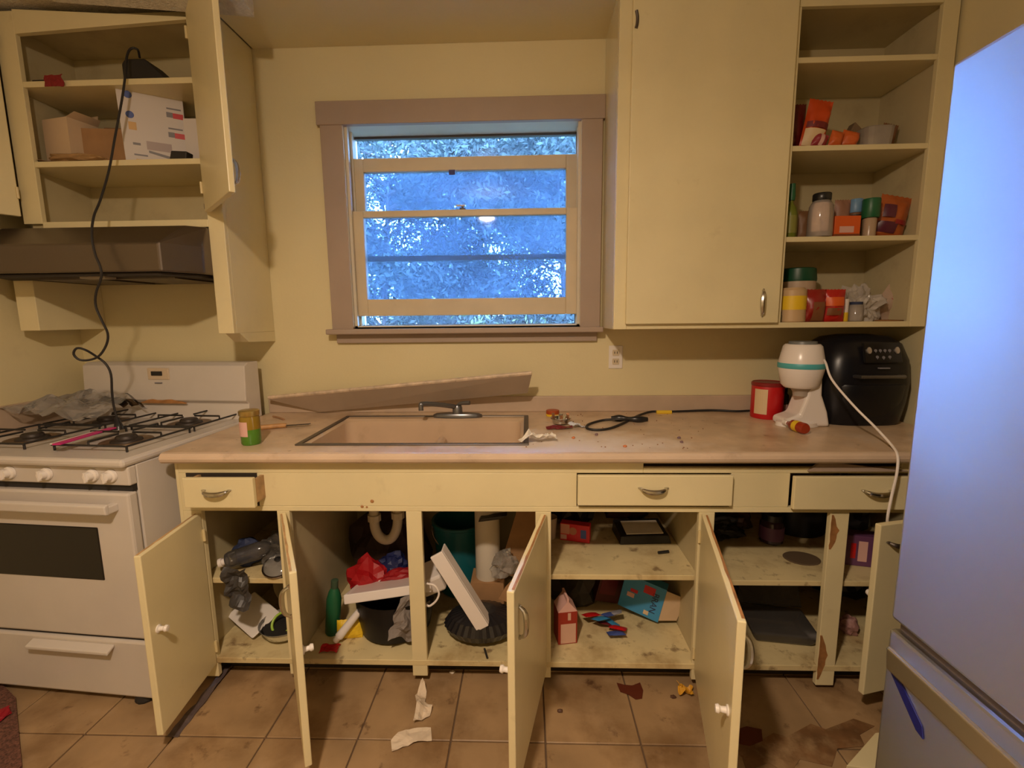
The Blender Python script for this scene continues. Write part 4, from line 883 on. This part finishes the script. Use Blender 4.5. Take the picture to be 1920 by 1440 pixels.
o = obj('cable', tube(bmn(), [tuple(pY(u, v, -.64)) for u, v in ((800,1094),(815,1098),(823,1112),(818,1126),(806,1136),(799,1134))], .004, 7, 5), WP, None, smooth=True); tag(o, 'loop of white cable right of the sink cabinet middle post', 'cable')
# right half of the sink base
o = thing('bucket', 'teal bucket at the back right of the sink cabinet', 'bucket', (-.315, -.20, Z0))
obj('wall', lathe(bmn(), [(.09,0),(.10,.01),(.125,.33),(.131,.335),(.131,.345),(.12,.345),(.093,.02),(0,.015)], 32), TEAL, o, smooth=True)
obj('handle', tube(bmn(), [(-.129*math.cos(t), -.129*math.sin(t)*.6-.02, .32-.09*math.sin(t)) for t in np.linspace(0, PI, 9)], .004, 6, 3), CHROME, o)
o = thing('container', 'white storage tub edge leaning by the middle post', 'tub', (-.365, -.50, .30), rot=(R(8), R(-24), 0))
hexa(bm := bmn(), [(-.05,-.06,0),(.045,-.06,0),(.045,.06,0),(-.05,.06,0)], [(-.06,-.07,.075),(.055,-.07,.075),(.055,.07,.075),(-.06,.07,.075)]); obj('tub', bm, WP, o, bevel=.01)
a_, b_ = pY(820, 1034, -.60), pY(905, 1180, -.63)
dv = b_-a_; o = thing('white_board', 'long white board leaning diagonally in the sink cabinet', 'board', tuple((a_+b_)/2), rot=(0, math.atan2(-dv.z, dv.x), 0))
L2 = dv.length/2
bx('face', WP, o, -L2, L2, -.012, .0, -.026, .026, .003); bx('flange', WP, o, -L2, L2, .0, .055, .020, .026, .002); bx('end_flange', WP, o, L2-.005, L2, 0, .05, -.026, .02, .001)
o = thing('paper_roll', 'white paper roll standing at the back of the sink cabinet', 'roll', (-.175, -.36, Z0+.155)); obj('roll', lathe(bmn(), [(.052,0),(.053,.003),(.053,.36),(.02,.362),(0,.362)], 28), mat('roll_paper', (.66,.60,.50), .7), o, smooth=True)
obj('box_under', box(bmn(), -.07, .07, -.06, .06, -.155, -.0005), CARD, o)
o = thing('trash_bag', 'black pleated bag slumped on the sink cabinet floor', 'bag', (-.19, -.535, Z0))
bm = bmn(); n = 60; rings = []
for r, z in ((.012,.0),(.07,.004),(.125,.03),(.145,.06),(.12,.095),(.06,.115),(0.002,.118)):
    rings.append([bm.verts.new(((r*(1+.035*(i%2)))*math.cos(2*PI*i/n), (r*(1+.035*(i%2)))*math.sin(2*PI*i/n)*.72, z)) for i in range(n)])
for a, b in zip(rings, rings[1:]):
    for i in range(n): bm.faces.new((a[i], a[(i+1)%n], b[(i+1)%n], b[i]))
bm.faces.new(rings[0][::-1]); bm.faces.new(rings[-1]); obj('bag', bm, DKBAG, o); obj('drawstring', tube(bmn(), [(.02,-.09,.008),(.03,-.12,.005),(.035,-.135,.004)], .004, 6, 3), BLACKM, o)
o = thing('cardboard', 'brown cardboard sheet leaning right in the sink cabinet', 'cardboard', (-.06, -.36, Z0+.15), rot=(0, R(17), R(10))); bx('panel', CARD, o, -.075, .07, 0, .005, .0, .40); bx('flap', CARD, o, -.075, .07, -.06, 0, .395, .40)
o = thing('cardboard', 'small torn cardboard piece low behind the third door', 'cardboard', (-.085, -.50, Z0+.12), rot=(0, R(20), 0)); prism(bm := bmn(), [(-.04,0),(.05,0),(.055,.10),(-.01,.11),(-.03,.06)], 0, .004, 'y'); obj('panel', bm, CARD, o)
heap('plastic_bag', 'clear crumpled bag between paper roll and cardboard', 'plastic bag', (-.10, -.43, Z0+.20), (.055,.04,.06), FILM, 52, .5)
o = obj('scoop', prism(bmn(), [(-.07,.0),(.02,.012),(.05,.03),(.02,.026),(-.06,.016)], -.02, .02, 'y'), BLACK, None, loc=(-.135, -.42, .535), bevel=.003); tag(o, 'black scoop lying on top of the paper roll', 'scoop')
# --- section with two shelves, right of the third door
Z4 = .4305
o = thing('box', 'small red printed box on the upper base shelf', 'box', (.200, -.375, Z4), R(-16))
bx('box', flatc('bright_red', (205,32,40), .4), o, -.062, .062, -.02, .02, 0, .075, .002)
bx('print_panel', flatc('pink_panel', (215,150,130)), o, -.060, -.022, -.0206, -.02, .03, .072); bx('print_panel', PALEPINK, o, -.060, -.034, -.0206, -.02, .006, .026); bx('blue_mark', BRANDBLUE, o, .025, .048, -.0206, -.02, .018, .055)
obj('photo_mark', lathe(bmn(), [(.017,0),(.016,.0007),(0,.0007)], 14), flatc('beige_mark', (190,120,90)), o, loc=(-.008,-.0199,.045), rot=(R(90),0,0))
o = thing('cup', 'white cup by the left wall of the upper base shelf', 'cup', (.093, -.36, Z4)); obj('cup', lathe(bmn(), [(.022,.0),(.024,.002),(.03,.095),(.031,.095),(.029,.09),(.02,.006)], 20), flatc('dull_white', (170,150,130), .5), o, smooth=True)
o = thing('flat_box', 'black flat box with white paper on the upper base shelf', 'box', (.475, -.365, Z4), R(4))
hexa(bm := bmn(), [(-.10,-.05,0),(.115,-.05,0),(.115,.09,0),(-.10,.09,0)], [(-.095,-.045,.034),(.105,-.045,.034),(.105,.09,.05),(-.095,.09,.05)]); obj('box', bm, BLACK, o, bevel=.003)
hexa(bm := bmn(), [(-.07,-.035,.038),(.085,-.035,.038),(.085,.06,.051),(-.07,.06,.051)], [(-.07,-.035,.041),(.085,-.035,.041),(.085,.06,.054),(-.07,.06,.054)]); obj('paper', bm, PAPER, o)
q = at(1244, 1038, Z4); o = obj('lighter', tube(bmn(), [(-.022,-.004,.006),(.022,.006,.006)], .006, 8, 0), BLACK, None, loc=(q.x, q.y, Z4)); tag(o, 'small black stub beside the black flat box', 'lighter')
heap('trash_bag', 'black bag at the back left of the upper base shelf', 'plastic bag', (.215, -.17, Z4), (.115,.09,.10), DKBAG, 55, .3)
heap('cloth', 'dark brown cloth heap at the back of the upper base shelf', 'cloth', (.45, -.13, Z4), (.11,.08,.11), BROWNC, 56, .35)
o = thing('carton', 'red and white gable carton on the cabinet floor', 'carton', (.145, -.545, Z0), R(10))
bx('box', flatc('carton_red', (150,45,30), .5), o, -.038, .038, -.038, .038, 0, .135, .001); bx('print_panel', flatc('carton_pale', (205,165,145)), o, -.028, .032, -.0388, -.038, .004, .085); bx('print_mark', flatc('carton_pale', (205,165,145)), o, .0, .012, -.0388, -.038, .10, .13)
prism(bm := bmn(), [(-.038,.135),(.038,.135),(.004,.175),(-.004,.175)], -.038, .038, 'y'); obj('gable', bm, PALEPINK, o); bx('crimp', PALEPINK, o, -.004, .004, -.038, .038, .174, .19)
o = thing('cereal_box', 'light blue cereal box tilted on the cabinet floor', 'box', (.465, -.41, Z0+.032), rot=(0, R(12), R(-24)))
bx('box', BLUE, o, -.085, .085, -.026, .026, 0, .155, .001)
tx = text('lettering', 'BRAN', .036, NAVY, o, (.050, -.0264, .075), (R(90), R(90), 0))
bx('print_panel', RED, o, .0, .045, -.0268, -.026, .105, .14); bx('red_mark', RED, o, -.05, -.02, -.0268, -.026, .085, .10); bx('pale_mark', PALEPINK, o, -.06, -.03, -.0268, -.026, .06, .08); bx('pale_mark', flatc('cream_print', (215,190,150), .5), o, .02, .04, -.0268, -.026, .012, .03)
bx('open_end', flatc('grey_board', (170,140,110)), o, .0852, .0862, -.025, .025, .004, .15)
hexa(bm := bmn(), [(.086,-.026,.01),(.15,.01,.02),(.152,.012,.02),(.086,-.023,.01)], [(.086,-.026,.15),(.158,.01,.13),(.16,.012,.13),(.086,-.023,.15)]); obj('flap', bm, flatc('flap_board', (205,180,150), .6), o)
o = thing('box', 'brown red box leaning behind the light blue box', 'box', (.335, -.30, Z0), rot=(0, R(14), R(10))); bx('box', flatc('brown_red', (85,32,20), .5), o, -.055, .055, -.03, .03, .014, .20, .002); bx('print_panel', MAROON, o, -.045, .03, -.0308, -.03, .05, .12)
rnd = random.Random(5)
CL_ = ['red packet at the back left of the candy pile', 'light blue packet at the left of the candy pile', 'dark blue packet at the back of the candy pile', 'silver packet at the back right of the candy pile', 'maroon packet in the middle of the candy pile', 'light blue packet in the middle of the candy pile', 'red packet at the front right of the candy pile', 'dark blue packet at the very front of the candy pile']
PC = [RED, BLUE, BRANDBLUE, flatc('packet_silver', (150,150,160), .3), MAROON, BLUE, RED, BRANDBLUE]
for i, (u, v) in enumerate(((1103,1150),(1118,1158),(1135,1150),(1150,1147),(1128,1165),(1148,1163),(1160,1174),(1152,1184))):
    q = at(u, v, Z0+.01+(.03 if v < 1160 else 0)); o = obj('packet', pouch(bmn(), .07, .05, .014, 60+i, True, 6, 6), PC[i], None, loc=tuple(q), rot=(R(70), R(rnd.uniform(-20,20)), R(rnd.uniform(-40,40))))
    tag(o, CL_[i], 'packet', 'candy packets on the cabinet floor')
heap('trash_bag', 'dark rumpled bag at the back under that shelf', 'plastic bag', (.20, -.25, Z0), (.13,.13,.17), mat('dark_olive_bag', (.03,.026,.018), .5), 66, .35)
q = at(1072, 1105, Z0+.14); heap('scrap', 'small orange red scrap on the dark rumpled bag', 'scrap', (.20, -.42, Z0+.225), (.022,.012,.012), ORANGE, 68, .3, 2)
heap('plastic_bag', 'grey crumpled bag behind the light blue box', 'bag', (.53, -.20, Z0), (.07,.08,.13), mat('grey_bag', (.12,.10,.08), .6), 69, .3)
# --- section behind the fourth door
Z5 = .4125
heap('cloth', 'black rumpled cloth at the back left behind the fourth door', 'cloth', (.80, -.27, Z5), (.12,.10,.055), BLACKM, 71, .45, 4)
heap('cloth', 'dark brown rumpled cloth beside the purple jar', 'cloth', (.935, -.20, Z5), (.07,.09,.06), BROWNC, 72, .4)
o = thing('jar', 'purple labelled jar standing on the shelf behind the fourth door', 'jar', (1.03, -.345, Z5))
obj('body', lathe(bmn(), [(.038,0),(.046,.006),(.047,.085),(.036,.10)], 28), mat('purple_glass', lin((60,40,52)), .12), o, smooth=True); obj('label', lathe(bmn(), [(.0476,.018),(.0476,.074)], 28), PURPLE, o, smooth=True); obj('lid', lathe(bmn(), [(.038,.098),(.039,.125),(0,.127)], 28), BLACK, o, smooth=True)
o = thing('sauce_pan', 'big black pot at the back right of the purple jar', 'pot', (1.20, -.20, Z5)); obj('pot', lathe(bmn(), [(.11,0),(.125,.006),(.13,.18),(.134,.182),(.115,.01),(0,.008)], 28), BK, o, smooth=True)
q = at(1517, 1062, Z5); o = obj('pan_lid', lathe(bmn(), [(.066,0),(.068,.002),(.062,.004),(0,.004)], 24, sy=.82), mat('smoked_plastic', (.13,.09,.055), .35), None, loc=(q.x+.005, -.49, Z5)); tag(o, 'dark brown round lid lying flat at the front of the shelf', 'lid')
o = thing('clamshell', 'clear plastic clamshell tray on the cabinet floor behind the fourth door', 'container', (1.0, -.49, Z0), R(-8))
hexa(bm := bmn(), [(-.10,-.08,.001),(.10,-.08,.001),(.10,.08,.001),(-.10,.08,.001)], [(-.125,-.10,.05),(.125,-.10,.05),(.125,.10,.05),(-.125,.10,.05)]); obj('tray', bm, DFILM, o, bevel=.01)
hexa(bm := bmn(), [(-.125,.09,.055),(.125,.09,.055),(.125,.10,.055),(-.125,.10,.055)], [(-.11,.13,.17),(.11,.13,.17),(.11,.14,.17),(-.11,.14,.17)]); obj('lid', bm, DFILM, o)
heap('bag', 'dark green bag at the back right of that cabinet floor', 'bag', (1.06, -.23, Z0), (.12,.11,.13), flatc('dark_olive', (28,40,20), .6), 75, .3)
heap('bag', 'dark brown bag at the back left of that cabinet floor', 'bag', (.80, -.22, Z0), (.13,.12,.13), mat('brown_bag2', (.07,.035,.025), .5), 76, .3)
o = obj('scrap', sheet(bmn(), .09, .05, .01, 14, 77, 6, 6, .015), flatc('rust_scrap', (110,45,25), .6), None, loc=(.775, -.45, Z0), solid=.001); tag(o, 'rust coloured scrap left of the clear clamshell', 'scrap')
# --- last section behind the fridge edge
o = thing('box', 'purple and pink carton on the shelf behind the last door', 'box', (pZ(1616, 1062, Z5).x, pZ(1616, 1062, Z5).y+.03, Z5), R(-14)); bx('box', PURPLE, o, -.05, .06, -.03, .03, 0, .12, .002); bx('print_panel', PALEPINK, o, -.01, .02, -.0308, -.03, .02, .10); bx('print_panel', RED, o, -.035, -.018, -.0308, -.03, .03, .09)
heap('trash_bag', 'black bag at the back behind the last door', 'plastic bag', (1.42, -.20, Z5), (.09,.11,.14), DKBAG, 81, .3)
heap('bundle', 'small pale pink bundle low behind the last door', 'bundle', (pZ(1600, 1195, Z0).x, pZ(1600, 1195, Z0).y+.03, Z0), (.032,.035,.04), flatc('dull_pink', (150,110,105), .6), 82, .3)
heap('trash_bag', 'dark bag low at the back behind the last door', 'plastic bag', (1.41, -.20, Z0), (.12,.11,.15), DKBAG, 83, .3)

# ================================================================== on the floor
def onf(u, v): return pZ(u, v, 0)
def floor_sheet(name, label, cat, uv, m, amp, seed, z=.001, n=11):
    """crumpled sheet whose outline is a real polygon on the floor"""
    P2 = [onf(*t) for t in uv]; c = sum(P2, Vector())/len(P2)
    bm = bmn(); f = bm.faces.new([bm.verts.new((p.x-c.x, p.y-c.y, 0)) for p in P2])
    bmesh.ops.triangulate(bm, faces=bm.faces); bmesh.ops.subdivide_edges(bm, edges=bm.edges, cuts=3, use_grid_fill=True)
    for v in bm.verts: v.co.z = max(0, amp*(noise.fractal(Vector((v.co.x*16, v.co.y*16, seed)), .9, 2, 3)+.55))
    o = obj(name, bm, m, None, loc=(c.x, c.y, z), solid=.0012); return tag(o, label, cat)
TOWEL = mat('paper_towel', (.66,.55,.42), .8, var=.06, vs=20)
floor_sheet('paper_towel', 'upper twisted paper towel on the floor before the sink cabinet', 'paper towel', ((793,1284),(800,1300),(797,1320),(811,1330),(806,1345),(775,1362),(782,1335),(779,1310)), TOWEL, .03, 2)
floor_sheet('paper_towel', 'lower flat paper towel nearest the camera on the floor', 'paper towel', ((808,1365),(810,1392),(775,1397),(735,1412),(733,1392),(747,1378),(775,1370)), TOWEL, .012, 5)
floor_sheet('food_scrap', 'dark red dried splat on the tile right of the third door', 'scrap', ((1156,1281),(1170,1285),(1185,1286),(1200,1280),(1206,1295),(1204,1310),(1192,1312),(1178,1303),(1163,1298)), mat('dried_red', (.11,.025,.012), .4), .002, 7)
floor_sheet('food_scrap', 'dark red brown splat on the floor near the refrigerator', 'scrap', ((1372,1372),(1400,1362),(1428,1368),(1430,1390),(1405,1400),(1378,1394)), mat('dried_red', (.11,.025,.012), .4), .002, 8)
floor_sheet('stain', 'wide dark brown spill across the tiles beside the refrigerator', 'stain', ((1372,1405),(1385,1388),(1412,1398),(1450,1375),(1475,1382),(1520,1358),(1548,1368),(1600,1348),(1640,1362),(1612,1378),(1622,1400),(1570,1404),(1560,1438),(1500,1424),(1480,1452),(1440,1430),(1400,1446),(1392,1420)), mat('spill', (.17,.085,.035), .4, var=.45, vs=11, dirt=[((.345,.225,.115),.45,.62,8,.9)]), .0012, 12)
o = obj('scrap', sheet(bmn(), .05, .045, .03, 22, 9, 8, 8, .015), flatc('yellow_scrap', (205,150,40), .5), None, loc=tuple(onf(1284, 1300)+Vector((0,0,.001))), solid=.001); tag(o, 'crumpled yellow scrap on the floor by the fourth door', 'scrap')
a_, b_ = onf(432, 1242), onf(318, 1384)
dv = b_-a_; L_ = dv.length
o = obj('plastic_strip', sheet(bmn(), L_, .032, .012, 9, 13, 30, 4, .01), mat('purple_grey_film', (.10,.075,.075), .35), None, loc=tuple((a_+b_)/2+Vector((.01,0,.001))), rot=(0, 0, math.atan2(dv.y, dv.x)), solid=.002); tag(o, 'long dark plastic strip on the floor along the first door', 'strip')
for i, (u, v) in enumerate(((848,1262),(1002,1275),(985,1268),(1050,1335),(1262,1308))):
    q = onf(u, v); o = obj('crumb', blob(bmn(), .010, .007, .005, .4, 2, 90+i, 2), (PAPER if i == 0 else mat('dark_crumb', (.09,.04,.02), .6)), None, loc=(q.x, q.y, .004))
    tag(o, ['pale crumb on the tile under the sink cabinet', 'dark crumb on the tile right beside the third door', 'dark crumb on the tile just behind the third door', 'dark crumb in the middle of the tile right of the third door', 'dark crumb left of the crumpled yellow scrap'][i], 'crumb')
bm = bmn(); P2 = [onf(0, 1282), onf(30, 1312), onf(42, 1440)]
poly = [(P2[0].x-.06, P2[0].y+.02)]+[(p.x, p.y) for p in P2]+[(P2[2].x+.02, -1.7),(-2.15, -1.7)]
prism(bm, poly, .001, .010, 'z')
rg = obj('rug', bm, mat('speckled_rug', (.14,.06,.04), .95, var=.6, vs=160, bump=.6, bs=200)); tag(rg, 'dark reddish speckled rug at the lower left edge', 'rug')
q = onf(0, 1355); heap('rag', 'small crimson rag on the rug at the left edge', 'rag', (q.x-.012, q.y, .0105), (.03,.04,.012), flatc('crimson', (150,10,30), .7), 95, .3)
p1, p2 = onf(1640, 1383), onf(1586, 1445)
prism(bm := bmn(), [(p1.x,p1.y),(p2.x,p2.y),(p2.x+.16,p2.y-.02),(p1.x+.12,p1.y+.02)], .001, .018, 'z')
o = obj('board', bm, CREAM, bevel=.002); tag(o, 'cream painted board lying on the floor beside the refrigerator', 'board')

# ================================================================== outside the window
gr = struct('trim_2', box(bmn(), -9, 9, .17, 14, -.4, -.3), mat('garden_soil', (.08,.09,.04), .9, var=.4, vs=3)); gr.name = 'ground_outside'
BARK = mat('bark', (.06,.05,.045), .8, var=.3, vs=12)
LEAF = [mat('leaf_dark', (.022,.036,.030), .6, var=.5, vs=1.5), mat('leaf_blue_green', (.028,.044,.040), .6, var=.5, vs=1.5), mat('leaf_yellow_green', (.06,.085,.012), .6, var=.4, vs=2)]
def leaves(n, cen, size, seed, m, parent, asp=.35):
    r = np.random.default_rng(seed); k = len(cen); idx = r.integers(0, k, n)
    c = np.array([q[:3] for q in cen])[idx]; s = np.array([q[3] for q in cen])[idx]
    p = c + r.normal(0, 1, (n,3))*s[:,None]*np.array([1,1,.7])
    a = r.normal(0, 1, (n,3)); a /= np.linalg.norm(a, axis=1)[:,None]; b = np.cross(a, r.normal(0, 1, (n,3))); b /= np.linalg.norm(b, axis=1)[:,None]
    L = size*r.uniform(.6, 1.4, n)[:,None]; a = a*L; b = b*L*asp
    V = np.stack([p-a, p-a*.1+b, p+a, p-a*.1-b], 1).reshape(-1, 3)
    me = bpy.data.meshes.new('foliage'); me.from_pydata(V.tolist(), [], np.arange(4*n).reshape(-1,4).tolist()); me.materials.append(m)
    o = bpy.data.objects.new('foliage', me); COL.objects.link(o); o.parent = parent; o['kind'] = 'stuff'; return o
def tree(name, label, x, y, h, n, seed, m, lean=0., size=.055, spread=1.4, zlo=1.0):
    t = thing(name, label, 'tree', (x, y, -.3)); r = random.Random(seed)
    obj('trunk', tube(bmn(), [(0,0,0),(lean*.3,.05,h*.3),(lean*.7,0,h*.65),(lean,.1,h)], lambda q: .06*(1-q)+.012, 9, 5), BARK, t, smooth=True)
    bm = bmn(); cen = []
    for i in range(40):
        z = r.uniform(zlo, h); an = r.uniform(0, 2*PI); L = spread*r.uniform(.5, 1.1); ox = lean*z/h
        e = (ox+L*math.cos(an), L*math.sin(an)*.6, z+r.uniform(-.1, .5)); mid = (ox+L*.5*math.cos(an), L*.3*math.sin(an), z+.12)
        tube(bm, [(ox,0,z-.1), mid, e], lambda q: .020*(1-q)+.004, 5, 3); cen += [(*e, .22), (*mid, .20)]
        for k in range(2):
            f = (e[0]+r.uniform(-.5,.5), e[1]+r.uniform(-.3,.3), e[2]+r.uniform(-.35,.3)); tube(bm, [mid, e, f], lambda q: .008*(1-q)+.002, 4, 2); cen.append((*f, .16))
    b = obj('branches', bm, BARK, t); b['kind'] = 'stuff'
    leaves(n, cen, size, seed, m, t); return t
tree('tree', 'dark leafy tree outside the left half of the window', -2.2, 4.6, 4.3, 36000, 3, LEAF[0], .3, size=.042, zlo=.7)
tree('tree', 'blue green tree outside the middle of the window', -.6, 5.6, 4.6, 38000, 5, LEAF[1], -.2, size=.045, spread=1.8, zlo=.7)
tree('tree', 'dark tree outside the right half of the window', .7, 4.8, 4.4, 36000, 8, LEAF[0], -.3, size=.042, zlo=.7)
tree('tree', 'farther blue green tree standing behind the other three', -1.0, 8.0, 5.2, 26000, 12, LEAF[1], .2, size=.06, spread=2.6, zlo=.6)
t = thing('bush', 'low yellow green bush seen through the open gap under the sash', 'bush', (-.3, 2.6, -.3))
bm = bmn(); cen = []; r_ = random.Random(4)
for i in range(22):
    e = (r_.uniform(-1.5, 1.3), r_.uniform(-.3, .4), r_.uniform(1.2, 1.55)); tube(bm, [(e[0]*.5,0,0), (e[0]*.8,e[1]*.5,e[2]*.6), e], lambda q: .012*(1-q)+.003, 5, 3); cen += [(*e, .13), (e[0]*.9, e[1]*.8, e[2]*.82, .16)]
b = obj('branches', bm, BARK, t); b['kind'] = 'stuff'
leaves(6000, cen, .032, 11, LEAF[2], t)
